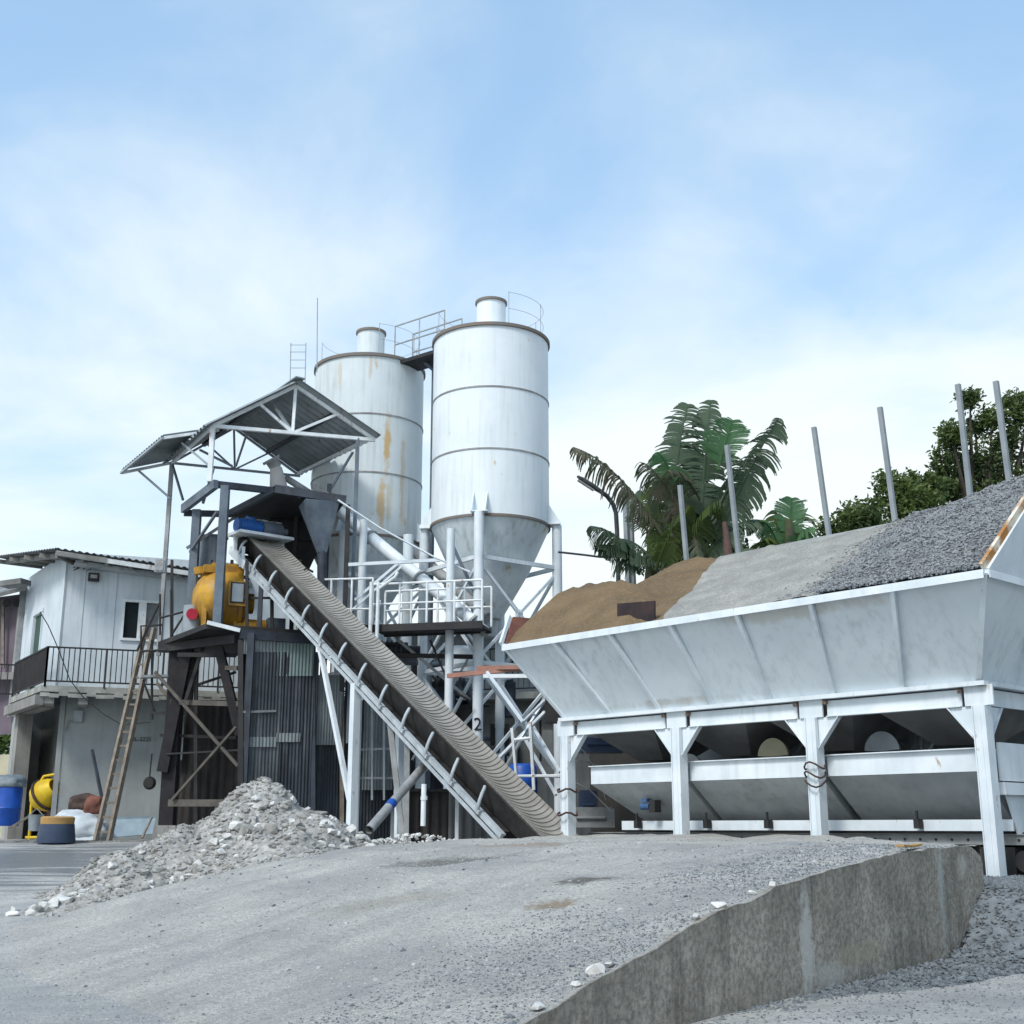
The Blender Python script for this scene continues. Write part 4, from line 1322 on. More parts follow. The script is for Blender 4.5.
# small black roof, box and funnels over the mixer
bx = thing('weigh_hopper', at(290, 560, 30.6), 'dark weigh hopper with a blue-grey tapering funnel under a small black roof, inside the tower', 'hopper')
rp = [at(229, 513, 31.2), at(276, 487, 29.6), at(344, 498, 29.8), at(343, 507, 31.2), at(300, 520, 32.6)]
zr = (rp[0].z + rp[1].z + rp[2].z) / 3
MB().plate([at(229, 512, 31.0), at(275, 488, 29.7), at(345, 500, 29.9), atz(330, 32.0, at(345, 500, 29.9).z), atz(250, 33.0, at(229, 512, 31.0).z)], .14).build('roof', M['black'], bx)
MB().beam(at(275, 489, 29.6), at(346, 500, 29.8), .12, .2).build('edge_beam', M['dark'], bx)
MB().beam(at(229, 514, 31.0), at(275, 490, 29.6), .12, .16).build('edge_beam', M['dark'], bx)
def pyr(cx, y0, y1, Y, w0, w1, dep, m_, name, par):
    t, b = at(cx[0], y0, Y), at(cx[1], y1, Y)
    vs = []
    for c, w, dd_ in ((t, w0, dep), (b, w1, w1)):
        for i, j in ((-1, -1), (1, -1), (1, 1), (-1, 1)):
            vs.append(c + V(.93, .36, 0) * (i * w / 2) + V(-.36, .93, 0) * (j * dd_ / 2))
    return MB().add(vs, [(0, 1, 5, 4), (1, 2, 6, 5), (2, 3, 7, 6), (3, 0, 4, 7), (4, 5, 6, 7), (3, 2, 1, 0)]).build(name, M[m_], par)
pyr((262, 262), 511, 530, 33.2, 1.4, 1.2, 1.2, 'black', 'box', bx)
pyr((292, 292), 503, 545, 32.3, 1.5, 1.35, 1.2, 'black', 'box', bx)
pyr((292, 298), 545, 575, 32.3, 1.35, .4, 1.2, 'black', 'box', bx)
fn_ = pyr((319, 322), 504, 553, 30.0, .85, .20, .85, 'slate', 'funnel', bx)
MB().tube(at(322, 552, 30), at(322, 598, 30), .12, n=12).build('outlet', M['dark'], fn_, smooth=40)
MB().tube(at(313, 580, 29.7), at(313, 606, 29.7), .15, n=12).build('air_cylinder', M['slate'], bx, smooth=40)
MB().path([at(313, 572, 29.7), at(306, 568, 29.6), at(300, 578, 29.6), at(302, 590, 29.6)], .03, 6).build('hose', M['black'], bx, smooth=60)
vn = thing('vent_duct', at(278, 491, 30.0), 'pinkish grey vent duct with a round flange standing on the small black roof', 'vent duct')
a = at(279, 491, 30.2); b = at(276, 468, 30.2)
MB().tube(a, b, .24, .15, n=18).build('duct', M['pinkduct'], vn, smooth=40)
dn = (b - a).normalized() + V(-.5, -.5, .2); dn.normalize()
MB().tube(b, b + dn * .22, .15, .17, n=18).tube(b + dn * .2, b + dn * .27, .24, n=18).build('flange', M['grey'], vn, smooth=40)
mb = MB()
for k in range(5): mb.beam(at(288 + k * 8, 487, 30.4), at(300 + k * 8, 497, 30.0), .06)
mb.tube(at(286, 478, 30.6), at(308, 492, 30.4), .09, n=10)
mb.beam(at(312, 484, 30.4), at(335, 500, 30.1), .07)
o = mb.build('pipework', M['grey'], smooth=40, loc=at(300, 492, 30.3)); tag(o, 'jumble of grey bars and pipe on top of the small black roof', 'pipework')

# yellow mixer
mc = at(221, 601, 30.4); mc.z += .1
mx = thing('concrete_mixer', V(mc.x, mc.y, 5.87), 'big round yellow concrete mixer standing on the dark tower deck', 'mixer')
ex_ = V(.93, .36, 0).normalized(); ey_ = V(-.36, .93, 0).normalized()
prof = [(0, -.80), (.30, -.78), (.55, -.68), (.74, -.52), (.87, -.30), (.92, -.05), (.93, .15), (.93, .48), (.88, .52), (0, .52)]
MB().lathe(mc, prof, 36, (ey_, Z, ex_)).build('drum', M['yellow'], mx, smooth=45)
MB().lathe(mc, [(.92, -.12), (.985, -.12), (.985, -.04), (.92, -.04)], 36, (ey_, Z, ex_)).build('flange_ring', M['yellow'], mx)
MB().lathe(mc, [(.92, .40), (.985, .40), (.985, .52), (.92, .52)], 36, (ey_, Z, ex_)).build('flange_ring', M['yellow'], mx)
mb = MB().box(mc + Z * .88 + ex_ * .0, (1.15, .9, .22), (ex_, ey_, Z)).box(mc + Z * 1.02 + ex_ * .05, (.75, .7, .12), (ex_, ey_, Z))
mb.tube(mc + Z * .78 - ex_ * .62, mc + Z * .98 - ex_ * .66, .17, n=14)
mb.build('top_housing', M['yellow'], mx)
mb = MB().box(mc - ey_ * .88 + ex_ * .34 + Z * .10, (.52, .25, .72), (ex_, ey_, Z))
dr = mb.build('hatch', M['yellow'], mx)
MB().box(mc - ey_ * 1.02 + ex_ * .34 + Z * .12, (.32, .02, .52), (ex_, ey_, Z)).build('hatch_window', M['galv'], dr)
MB().box(mc - ey_ * 1.015 + ex_ * .34 + Z * .12, (.40, .012, .60), (ex_, ey_, Z)).build('window_seal', M['black'], dr)
MB().box(mc - ey_ * .30 - ex_ * .60 + Z * .12, (.02, .34, .16), (ex_, ey_, Z)).build('faded_plate', M['grey'], mx)
for sx in (-.5, .42):
    for sy in (-.6, .6):
        p = mc + ex_ * sx + ey_ * sy
        MB().beam(V(p.x, p.y, 5.86), V(p.x, p.y, mc.z - .2), .14).build('leg', M['yellow'], mx)
mb = MB().tube(mc + ex_ * .52, mc + ex_ * .95, .3, n=18).box(mc + ex_ * .62 - Z * .2, (.18, 1.0, .9), (ex_, ey_, Z))
mb.build('gear_casing', M['yellow'], mx, smooth=40)
p = at(262, 626, 30.2)
mb = MB().tube(p - ex_ * .35, p + ex_ * .30, .20, n=16).box(p - Z * .15, (.9, .4, .1), (ex_, ey_, Z)).tube(p - ex_ * .5, p - ex_ * .35, .12, n=14)
mb.build('motor', M['yellow'], mx, smooth=40)
MB().box(p + ex_ * .6, (.5, .4, .5), (ex_, ey_, Z)).build('pump_box', M['slate'], mx)
MB().tube(at(285, 578, 31.5), at(318, 582, 31.9), .2, n=16).build('feed_pipe', M['yellow'], mx, smooth=40)
mx_c = mc - mx.location
for ch in mx.children_recursive:
    for v_ in ch.data.vertices:
        v_.co = mx_c + (v_.co - mx_c) * .85 + V(-.02, 0, -.12)
# things around the mixer
p = at(193, 617, 30.2)
rb = thing('bucket', p, 'grey drum with a red front disc beside the yellow mixer', 'drum')
MB().tube(V(p.x, p.y, 5.86), V(p.x, p.y, 6.55), .24, n=20).build('body', M['galv'], rb, smooth=40)
MB().tube(at(192, 614, 29.95), at(192, 614, 29.85), .14, n=16).build('red_disc', M['red'], rb)
mb = MB()
for r_, z_ in ((0, 5.86), ): pass
p = at(213, 553, 31.2)
mb = MB().tube(V(p.x, p.y, p.z - .55), V(p.x, p.y, p.z + .38), .34, n=22).tube(V(p.x, p.y, p.z + .38), V(p.x, p.y, p.z + .42), .37, n=22)
o = mb.build('water_tank', M['slate'], smooth=40, loc=V(p.x, p.y, p.z - .55)); tag(o, 'dark grey cylindrical tank behind the post above the yellow mixer', 'tank')
p = at(161, 566, 30.9)
fd = thing('floodlight', p, 'pale box floodlight hung on the canopy post near the roof edge', 'floodlight')
MB().box(p, (.26, .22, .34)).build('housing', M['galv'], fd); MB().box(p + V(0, -.12, 0), (.2, .02, .28)).build('lens', M['lampglass'], fd)

# corrugated enclosure under the tower
en = thing('corrugated_enclosure', at(280, 820, 29.4), 'dark corrugated enclosure with pale patched sheets below the mixer tower', 'enclosure')
def sheet(x0, x1, y0, y1, Y0, Y1, m_, name='corrugated_sheet', pitch=.085, amp=.009):
    a, b = at(x0, y1, Y0), at(x1, y1, Y1)
    c, d = at(x1, y0, Y1), at(x0, y0, Y0)
    c = V(b.x, b.y, c.z); d = V(a.x, a.y, d.z)
    return MB().corr(a, b, c, d, pitch, amp, .006, rows=8, wob=.02).build(name, M[m_], en)
sheet(241, 276, 652, 845, 29.0, 29.45, 'cladding_mid')
sheet(275.5, 312, 652, 845, 29.44, 29.9, 'cladding')
sheet(243, 277, 638, 654, 28.93, 29.38, 'cladding_pale')
sheet(276, 313, 638, 676, 29.36, 29.80, 'cladding_green')
sheet(243, 276, 737, 747, 28.93, 29.36, 'cladding_pale')
sheet(276, 300, 733, 742, 29.36, 29.66, 'cladding_pale')
sheet(311, 352, 700, 845, 30.1, 30.9, 'cladding')
sheet(313, 341, 675, 745, 29.9, 30.5, 'cladding_pale')
sheet(340, 410, 660, 840, 30.7, 31.6, 'cladding')
sheet(362, 392, 690, 790, 30.9, 31.3, 'cladding_pale')
sheet(176, 243, 700, 845, 31.5, 31.9, 'sheddark', pitch=.2, amp=.01)
sheet(166, 182, 715, 760, 31.2, 31.3, 'cladding_pale', pitch=.2)
MB().beam(at(243, 712, 28.9), at(276, 711, 29.35), .03, .05).build('rail', M['grey'], en)
MB().beam(at(313, 640, 29.9), at(313, 845, 29.9), .12).build('corner_post', M['dark'], en)
MB().beam(at(342, 690, 30.6), at(342, 845, 30.6), .10).build('corner_post', M['wood'], en)
MB().beam(at(241, 640, 28.95), at(241, 845, 28.95), .12).build('corner_post', M['black'], en)
for x_ in (372, 384, 396):
    MB().beam(at(x_, 700, 30.6), at(x_, 800, 30.6), .05).build('frame_bar', M['galv'], en)
MB().beam(at(350, 750, 30.5), at(410, 748, 30.8), .05).build('frame_bar', M['galv'], en)
MB().beam(at(350, 778, 30.5), at(410, 778, 30.8), .05).build('frame_bar', M['grey'], en)

# ------------------------------------------------------------------ walkway with white railings under the silos
wk = thing('walkway', at(430, 625, 28.7), 'dark steel walkway with white tube railings in front of the silo legs', 'walkway')
a, b = at(376, 630, 29.0), at(478, 634, 28.4)
zw = a.z
b.z = zw - .0
w1, w2 = atz(372, 28.8, zw), atz(482, 28.2, zw)
MB().beam(w1, w2, .12, .17).build('edge_beam', M['black'], wk)
MB().plate([w1, w2, w2 + V(.2, .9, 0), w1 + V(.2, .9, 0)], .05).build('deck', M['black'], wk)
MB().beam(w1 + V(.2, .9, 0), w2 + V(.2, .9, 0), .10, .12).build('edge_beam', M['black'], wk)
def railing(p, q, h, n, par, r=.028, mids=(.5,), m_='rail_white', name='railing'):
    mb = MB()
    mb.tube(p + Z * h, q + Z * h, r, n=7)
    for k in mids: mb.tube(p + Z * (h * k), q + Z * (h * k), r * .85, n=7)
    for i in range(n + 1):
        s_ = lerp(p, q, i / n); mb.tube(s_, s_ + Z * h, r, n=7)
    return mb.build(name, M[m_], par, smooth=50)
railing(w1 + Z * .1, w2 + Z * .1, .95, 4, wk)
railing(w1 + V(.2, .9, .1), w2 + V(.2, .9, .1), .95, 4, wk)
railing(at(310, 622, 30.2), at(372, 622, 29.0), 1.05, 3, wk, mids=(.3,))
MB().beam(at(308, 626, 30.2), at(374, 628, 29.0), .7, .08).build('deck', M['black'], wk)
# ladder-like pair of posts with a slanting handrail
for x_ in (370, 377):
    p = at(x_, 635, 28.6); MB().tube(p - Z * .25, p + Z * 1.25, .045, n=8).build('gate_post', M['rail_white'], wk, smooth=50)
MB().path([at(377, 590, 28.6), at(395, 577, 28.5), at(398, 572, 28.5)], .035, 7).build('handrail', M['rail_white'], wk, smooth=50)
# columns carrying the walkway
for x_, Y_, w_, m_, yt in ((354, 30.4, .20, 'white', 520), (402, 30.6, .26, 'silo_cone', 535), (447, 28.9, .20, 'white', 529)):
    a = atz(x_, Y_, .9); t = at(x_, yt, Y_)
    MB().tube(a, V(a.x, a.y, t.z), w_ / 2, n=14).build('column', M[m_], wk, smooth=50)
for (x0, y0, x1, y1, w_, m_) in ((385, 655, 480, 657, .1, 'black'), (380, 600, 362, 700, .05, 'white'), (398, 640, 470, 700, .07, 'grey'), (470, 655, 412, 760, .05, 'grey'), (345, 565, 440, 560, .08, 'white'), (355, 600, 402, 560, .06, 'white'), (402, 566, 352, 610, .05, 'white'), (450, 540, 478, 600, .08, 'slate')):
    bar(at(x0, y0, 29.6), at(x1, y1, 29.6), w_, name='brace', m=m_, par=wk)
# machinery and pipes beneath the walkway
mc2 = at(395, 650, 29.8)
mb = MB().tube(mc2 - V(.5, 0, 0), mc2 + V(.3, .1, 0), .20, n=14).tube(mc2 + V(.3, .1, 0), mc2 + V(.6, .1, 0), .12, n=12)
for k in range(6): mb.tube(mc2 + V(-.45 + k * .12, 0, 0), mc2 + V(-.42 + k * .12, 0, 0), .23, n=14)
mb.box(mc2 + V(0, 0, -.28), (1.1, .5, .12))
o = mb.build('electric_motor', M['dark'], smooth=40, loc=mc2); tag(o, 'dark finned motor under the white railed walkway', 'motor')
def sway(name, pts, r, m_, label, cat):
    o = MB().path(pts, r, 6).build(name, M[m_], smooth=60, loc=pts[0]); return tag(o, label, cat)
sway('cable', [at(x, y, 30.3) for x, y in ((558, 552), (585, 555), (600, 557), (622, 557))], .028, 'lamp', 'dark cable running from the nearer silo leg to the street lamp', 'cable')
sway('cable', [at(x, y, 29.0) for x, y in ((430, 640), (444, 672), (450, 690), (470, 700))], .03, 'black', 'black cable drooping below the white railed walkway', 'cable')
sway('cable', [at(x, y, 33) for x, y in ((40, 612), (48, 625), (58, 648), (70, 680), (84, 698), (105, 715), (122, 725), (150, 722))], .014, 'black', 'thin black cable drooping across the balcony of the white building', 'cable')
tk = atz(455, 27.6, 4.55)
tk = at(462, 655, 31.2)
mb = MB().tube(tk + Z * .1, tk - Z * .45, .42, n=28).lathe(tk + Z * .1, [(.42, 0), (.3, .1), (0, .14)], 28)
o = mb.build('storage_tank', M['panel'], smooth=40, loc=tk - Z * .45); tag(o, 'pale round tank behind the silo legs above the rear balcony', 'tank')

# tangle of pipes and housings under the walkway
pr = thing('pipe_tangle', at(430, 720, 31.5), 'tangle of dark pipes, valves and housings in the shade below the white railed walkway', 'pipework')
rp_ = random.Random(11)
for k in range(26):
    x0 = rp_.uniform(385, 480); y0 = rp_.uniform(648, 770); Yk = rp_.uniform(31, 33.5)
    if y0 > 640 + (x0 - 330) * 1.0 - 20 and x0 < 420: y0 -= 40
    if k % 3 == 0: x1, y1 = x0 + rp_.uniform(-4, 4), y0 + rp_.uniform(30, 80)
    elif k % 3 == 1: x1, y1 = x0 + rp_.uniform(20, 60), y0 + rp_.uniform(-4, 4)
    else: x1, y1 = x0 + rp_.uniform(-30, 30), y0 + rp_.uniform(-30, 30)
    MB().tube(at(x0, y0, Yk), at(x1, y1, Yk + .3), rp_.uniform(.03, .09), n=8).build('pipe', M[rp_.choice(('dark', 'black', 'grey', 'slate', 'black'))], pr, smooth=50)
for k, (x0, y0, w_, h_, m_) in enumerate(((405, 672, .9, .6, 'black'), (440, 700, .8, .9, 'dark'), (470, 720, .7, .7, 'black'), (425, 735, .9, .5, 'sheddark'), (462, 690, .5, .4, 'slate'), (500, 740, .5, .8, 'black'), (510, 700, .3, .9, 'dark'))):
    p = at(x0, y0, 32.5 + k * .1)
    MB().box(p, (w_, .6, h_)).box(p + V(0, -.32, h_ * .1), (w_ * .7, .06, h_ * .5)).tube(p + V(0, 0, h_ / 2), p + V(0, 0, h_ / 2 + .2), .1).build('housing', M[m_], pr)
# faded red beam and white rack at the hopper's left end
bt = thing('catwalk_beams', at(500, 675, 27.5), 'faded red steel beams with white angle below, left of the hopper beneath the sand', 'beams')
MB().beam(at(448, 676, 28.4), at(524, 668, 27.0), .08, .10).build('beam', M['orange'], bt)
MB().beam(at(478, 668, 28.0), at(530, 667, 26.6), .08, .09).build('beam', M['orange'], bt)
MB().beam(at(484, 676, 27.4), at(530, 676, 26.6), .06, .08).build('angle', M['rail_white'], bt)
rk = thing('steel_rack', at(530, 790, 24.6), 'open white steel rack beside the leftmost hopper leg', 'rack')
for pts in ([(512, 728), (516, 776), (560, 776)], [(530, 722), (534, 790)], [(514, 740), (531, 738)]):
    MB().path([at(x, y, 24.6) for x, y in pts], .035, 6).build('frame_bar', M['rail_white'], rk)
for (x0, y0, x1, y1, w_) in ((487, 672, 523, 722, .05), (523, 722, 545, 700, .05), (497, 760, 545, 712, .06), (532, 725, 560, 772, .05), (523, 735, 556, 795, .05), (545, 700, 520, 740, .05)):
    bar(at(x0, y0, 26.2), at(x1, y1, 25.0), w_, name='brace', m='white', par=rk)
p = at(523, 782, 25.6)
bd = thing('plastic_drum', V(p.x, p.y, .95), 'deep blue plastic drum in the shade behind the white steel rack', 'drum')
mb = MB().lathe(V(p.x, p.y, .95), [(0, 0), (.27, 0), (.3, .08), (.3, .3), (.315, .34), (.3, .38), (.3, .62), (.315, .66), (.3, .70), (.3, .95), (.24, 1.02), (0, 1.02)], 24)
mb.v = [V(v.x, v.y, v.z + .55) for v in mb.v]
mb.build('body', M['blue'], bd, smooth=50)
MB().box(V(p.x, p.y, 1.2), (.9, .9, .55)).build('pallet', M['darkwood'], bd)
# dark clutter under the hopper's left end
rndc = random.Random(5)
for k, (x_, y_, w_, h_, dp, m_, nm, lab) in enumerate([
    (590, 818, .9, .35, .5, 'grey', 'junk_box', 'grey scrap box on the ground under the left end of the hopper'),
    (588, 805, .35, .5, .35, 'navy', 'jerrycan', 'dark blue can beside the leftmost hopper leg'),
    (600, 745, .9, .3, .6, 'navy', 'control_box', 'dark blue box on a frame behind the first two hopper legs'),
    (560, 700, .6, .9, .5, 'black', 'junk_box', 'black machine housing behind the white braces left of the hopper')]):
    p = at(x_, y_, 24.4 + k * .2)
    o = MB().box(p, (w_, dp, h_)).box(p + Z * h_ * .5, (w_ * .9, dp * .9, .05)).tube(p + V(-w_ * .3, -dp * .55, 0), p + V(w_ * .3, -dp * .55, 0), .03).build(nm, M[m_], loc=p)
    tag(o, lab, nm.replace('_', ' '))
for k, pts in enumerate(([(560, 764), (580, 760), (600, 766), (620, 775)], [(566, 778), (590, 790), (612, 812)], [(572, 742), (585, 752), (598, 772), (606, 800)])):
    sway('hanging_wire', [at(x, y, 22.8) for x, y in pts], .016, 'grey', ['wire looping right from the leftmost hopper leg', 'lowest wire slanting down beside the leftmost hopper leg', 'wire hanging steeply down beside the leftmost hopper leg'][k], 'wire')
mb = MB()
for a_ in range(2):
    pts = [B(U3, -.02, 1.9 - a_ * .4) + V(.17 * math.cos(q), .17 * math.sin(q), .03 * math.sin(3 * q)) for q in [i * .5 for i in range(14)]]
    mb.path(pts, .018, 5)
o = mb.build('wire_binding', M['brown'], loc=B(U3, 0, 1.7)); tag(o, 'wire bound round the leftmost hopper leg', 'wire')
mb = MB()
for a_ in range(3):
    pts = [B(LEGU[1], -.03, 2.15 - a_ * .13) + V(.15 * math.cos(q), .15 * math.sin(q), .05 * math.sin(2 * q + a_)) for q in [i * .5 for i in range(14)]]
    mb.path(pts, .014, 5)
o = mb.build('wire_binding', M['brown'], loc=B(LEGU[1], 0, 2)); tag(o, 'wire wound round the second hopper leg from the right', 'wire')
# ------------------------------------------------------------------ white two-storey building at the left
DX = V(.945, .327, 0).normalized()            # along its front
DL = V(-.554, .832, 0).normalized()           # along its left side, away
def colx(px, Y, z): return atz(px, Y, z)
K = at(62, 610, 34.0)
K.z = 1.0                        # front left corner of the upper storey
bld = thing('house', K, 'two-storey white panel house with a dark railed balcony and grey ground floor', 'building')
ZS, ZW = 4.92, 8.75                           # slab top, wall top
def P(a, l, z): return V(K.x, K.y, z) + DX * a + DL * l
NF = V(DX.y, -DX.x, 0)                        # towards the camera
# upper walls
WLEN = 6.6
mb = MB()
def wallp(mb, p, q, z0, z1, holes=(), th=.12, inn=None):
    """vertical wall from p to q with rectangular holes (a0, a1, h0, h1) in metres along"""
    d = (q - p); L = d.length; d.normalize()
    nrm = inn or d.cross(Z)
    xs_ = sorted(set([0, L] + [h for k in holes for h in k[:2]]))
    for x0, x1 in zip(xs_, xs_[1:]):
        zz = [(z0, z1)]
        for h in holes:
            if h[0] <= x0 + 1e-6 and h[1] >= x1 - 1e-6:
                zz = [(z0, h[2]), (h[3], z1)]
        for a, b in zz:
            if b - a > .01:
                c = p + d * ((x0 + x1) / 2); c = V(c.x, c.y, (a + b) / 2)
                mb.box(c + nrm * th / 2, (x1 - x0, th, b - a), (d, nrm, Z))
INN = -NF
wx0, wx1 = 3.12, 3.75
wallp(mb, P(0, 0, 0), P(WLEN, 0, 0), ZS, ZW, [(1.66, 2.03, 6.40, 7.43), (2.25, 2.65, 6.40, 7.43)], inn=INN)
mb.build('upper_wall', M['wall_white'], bld)
# left side wall with a door opening
SL = V(DL.y, -DL.x, 0)
mb = MB(); wallp(mb, P(0, 0, 0), P(0, 4.6, 0), ZS, ZW, [(2.2, 3.2, ZS + .02, 7.35)], inn=SL)
sw = mb.build('side_wall', M['wall_white'], bld)
p = P(0, 2.7, (ZS + 7.35) / 2) + SL * .07
dr = MB().box(p, (1.0, .04, 7.35 - ZS), (DL, SL, Z)).build('door', mat('green_door', (.05, .10, .08), (.04, .07, .06)), bld)
mb = MB()
for t in (2.15, 3.25): mb.box(P(0, t, 6.15) - SL * .01, (.08, .05, 2.4), (DL, SL, Z))
mb.box(P(0, 2.7, 7.42) - SL * .01, (1.2, .05, .1), (DL, SL, Z)); mb.build('door_frame', M['wall_white'], dr)
MB().box(P(0, 4.75, 6.5), (.25, .3, 4.0), (DL, SL, Z)).build('corner_post', M['grey'], bld)
# panel joints on the front
for a in (.03, .55, 1.4, 4.4): MB().box(P(a, 0, 6.84) + NF * .006, (.012 if a > .1 else .05, .012, 3.8), (DX, NF, Z)).build('joint_strip', M['galv'], bld)
# window
wn = MB().box(P(1.845, 0, 6.915) - NF * .05, (.37, .03, 1.03), (DX, NF, Z)).build('window', M['window'], bld)
MB().box(P(2.45, 0, 6.915) - NF * .05, (.40, .03, 1.03), (DX, NF, Z)).build('window_curtained', M['window_grey'], bld)
mb = MB()
for a in (1.63, 2.14, 2.68): mb.box(P(a, 0, 6.915) + NF * .015, (.06 if a != 2.14 else .20, .06, 1.16), (DX, NF, Z))
for z in (6.37, 7.46): mb.box(P(2.155, 0, z) + NF * .02, (1.12, .07, .07), (DX, NF, Z))
mb.build('window_frame', M['rail_white'], wn)
# closing walls behind
mb = MB(); wallp(mb, P(WLEN, 0, 0), P(WLEN, 5, 0), .6, 8.1, inn=V(0, 0, 0) + SL * -1); wallp(mb, P(0, 4.8, 0), P(WLEN, 5, 0), .6, 8.1, inn=-NF)
mb.build('rear_wall', M['plaster'], bld)
# roof: sheets with a ragged edge
def rooftop(pts, name='roof', par=bld, m_='asbestos', th=.06):
    return MB().plate(pts, th).build(name, M[m_], par)
R0, R1 = at(56, 549, 33.0), at(246, 577, 35.2)
RL = at(-4, 557, 36.5)
RB0, RB1 = R0 + V(-.2, 4.2, .32), R1 + V(.2, 4.0, .3)
mb = MB().corr(R0, R1, RB1, RB0, .20, .028, .02)
rf = mb.build('roof', M['asbestos'], bld)
MB().corr(RL, R0, RB0, RL + V(1.5, 3, .1), .2, .028, .02).build('roof', M['asbestos'], bld)
mb = MB()
mb.beam(R0 - Z * .10 + V(0, .05, 0), R1 - Z * .14 + V(0, .05, 0), .05, .13)
mb.build('fascia', M['rail_white'], rf)
mb = MB()
for t in range(9):
    p = lerp(R0, R1, t / 8) - Z * .12
    mb.beam(p + V(0, .1, -.04), p + V(.2, 1.6, -.05), .07, .12)
p_, q_ = RL - Z * .12, R0 - Z * .12
for t in range(5):
    p = lerp(p_, q_, t / 4); mb.beam(p, p + V(1.2, .6, -.06), .08, .12)
mb.beam(p_ + V(.3, .1, 0), q_ + V(.2, .2, 0), .08, .14)
mb.build('rafters', M['concrete'], rf)
MB().beam(R0 + V(.2, .9, -.25), R1 + V(0, 1.0, -.25), .9, .10).build('soffit', M['panel_dirty'], bld)
# wall lamp and box under the eave
p = P(.76, 0, 8.05) + NF * .15
lm = MB().box(p, (.30, .18, .22), (DX, NF, Z)).build('wall_light', M['black'], bld)
MB().box(p + NF * .10, (.18, .02, .10), (DX, NF, Z)).build('lens', M['lampglass'], lm)
mb = MB()
for k in range(14): mb.path([P(.2 + random.random() * .5, 0, 8.2 + random.random() * .35) + NF * (.1 + random.random() * .1) for _ in range(4)], .012, 4)
mb.build('eave_wiring', M['brown'], bld)
# balcony slab
BW = .95
S = [P(-.42, 0, 0) + NF * BW, P(9.0, 0, 0) + NF * BW, P(9.0, 0, 0), P(0, 0, 0), P(0, 3.15, 0), P(0, 3.15, 0) - SL * .5 ]
S[0] = P(0, 0, 0) + NF * BW - SL * .35
S = [V(p.x, p.y, ZS - .09) for p in S]
M['slab'] = mat('worn_slab_edge', (.38, .39, .36), (.22, .23, .21), 2.5, .9, bump=.6, bscale=10)
MB().plate(S, .16).build('balcony_slab', M['slab'], bld)
mb = MB()
n = 40
for i in range(n):
    a = lerp(S[0], S[1], i / n); b = lerp(S[0], S[1], (i + 1) / n)
    h = .03 + .03 * math.sin(i * 2.2)
    mb.beam(a - Z * (.13 + h), b - Z * (.13 + h), .06, .1)
mb.build('slab_lip', M['slab'], bld)
for a in (-.1, .75): MB().box(P(a, 0, ZS - .34) + NF * .55, (.24, .9, .28), (DX, NF, Z)).build('beam_end', M['concrete'], bld)
mb = MB()
mb.beam(S[0] - Z * .3, S[5] - Z * .3, .22, .26)
mb.build('balcony_beam', M['concrete'], bld)
# balcony railings: one mesh per run
def bars(p, q, h, par, step=.135, post=1.6, name='railing', m_='black'):
    L = (q - p).length; mb = MB()
    mb.beam(p + Z * h, q + Z * h, .05, .04); mb.beam(p + Z * .10, q + Z * .10, .04, .04)
    n = int(L / step)
    for i in range(n + 1):
        s_ = lerp(p, q, i / n)
        w = .045 if i % int(post / step) == 0 else .022
        mb.beam(s_ + Z * (.10 if w < .04 else -.05), s_ + Z * h, w, w, V(0, 1, 0))
    return mb.build(name, M[m_], par)
e0 = S[0] + (S[1] - S[0]).normalized() * .1 + Z * .1; e1 = S[1] + Z * .1; e5 = S[5] + Z * .1 + SL * .08
bars(e0, e1, 1.0, bld); bars(e0, e5, 1.0, bld, step=.10)
bars(e5, e5 - DX * 2.2, .95, bld, step=.18)
# ground floor
Kg = P(-.02, 0, 0)
mb = MB()
z1 = ZS - .18
wallp(mb, P(.33, 0, 0), P(9, 0, 0), .55, z1, inn=INN)
gw_ = mb.build('ground_floor_wall', M['plaster'], bld)
mb = MB()
wallp(mb, P(0, 2.9, 0), P(0, 4.8, 0), .55, z1, inn=SL)
mb.build('ground_floor_side_wall', M['plaster'], bld)
# recess: back wall, columns
mb = MB().box(P(0, 1.25, 0) * 1 + V(0, 0, 0), (.001, .001, .001))
mb = MB()
for (px, Y, w) in ((57.5, 33.6, .36),):
    pass
MB().box(P(.26, .08, (z1 + .55) / 2), (.13, .22, z1 - .55), (DX, NF, Z)).build('column', M['plaster'], bld)
MB().box(P(0, 2.75, (z1 + .55) / 2) - SL * .12, (.42, .4, z1 - .55), (DL, SL, Z)).build('column', M['concrete'], bld)
mb = MB().beam(P(0, .1, z1 - .15) - SL * .1, P(0, 3.6, z1 - .15) - SL * .1, .3, .34)
mb.build('lintel', M['concrete'], bld)
MB().plate([P(.9, .6, .6), P(.9, 5, .6), P(.9, 5, z1), P(.9, .6, z1)], .1).build('recess_wall', M['concrete'], bld)
MB().plate([P(.95, .75, .6), P(.95, 2.6, .6), P(.95, 2.6, 2.1), P(.95, .75, 2.1)], .05).v
MB().plate([P(.80, .7, .6), P(.80, 3.6, .6), P(.80, 3.6, 2.05), P(.80, .7, 2.05)], .05).build('recess_shade_plate', M['brown'], bld)  # solid plate, its dark colour stands in for shade inside the recess
# electric meter and writing
p = P(.66, 0, 4.2) + NF * .06
mt = MB().box(p, (.22, .12, .30), (DX, NF, Z)).box(p + NF * .06 + Z * .02, (.12, .04, .12), (DX, NF, Z)).build('meter_box', M['galv'], bld)
MB().path([P(.55, 0, 4.08) + NF * .05, P(.42, 0, 4.08) + NF * .05, P(.36, 0, 3.8) + NF * .05], .02, 5).build('conduit', M['grey'], bld)
text('BL-2225', .155, P(2.36, 0, 3.62) + NF * .012, DX, Z, M['black'], 'wall_writing', bld)

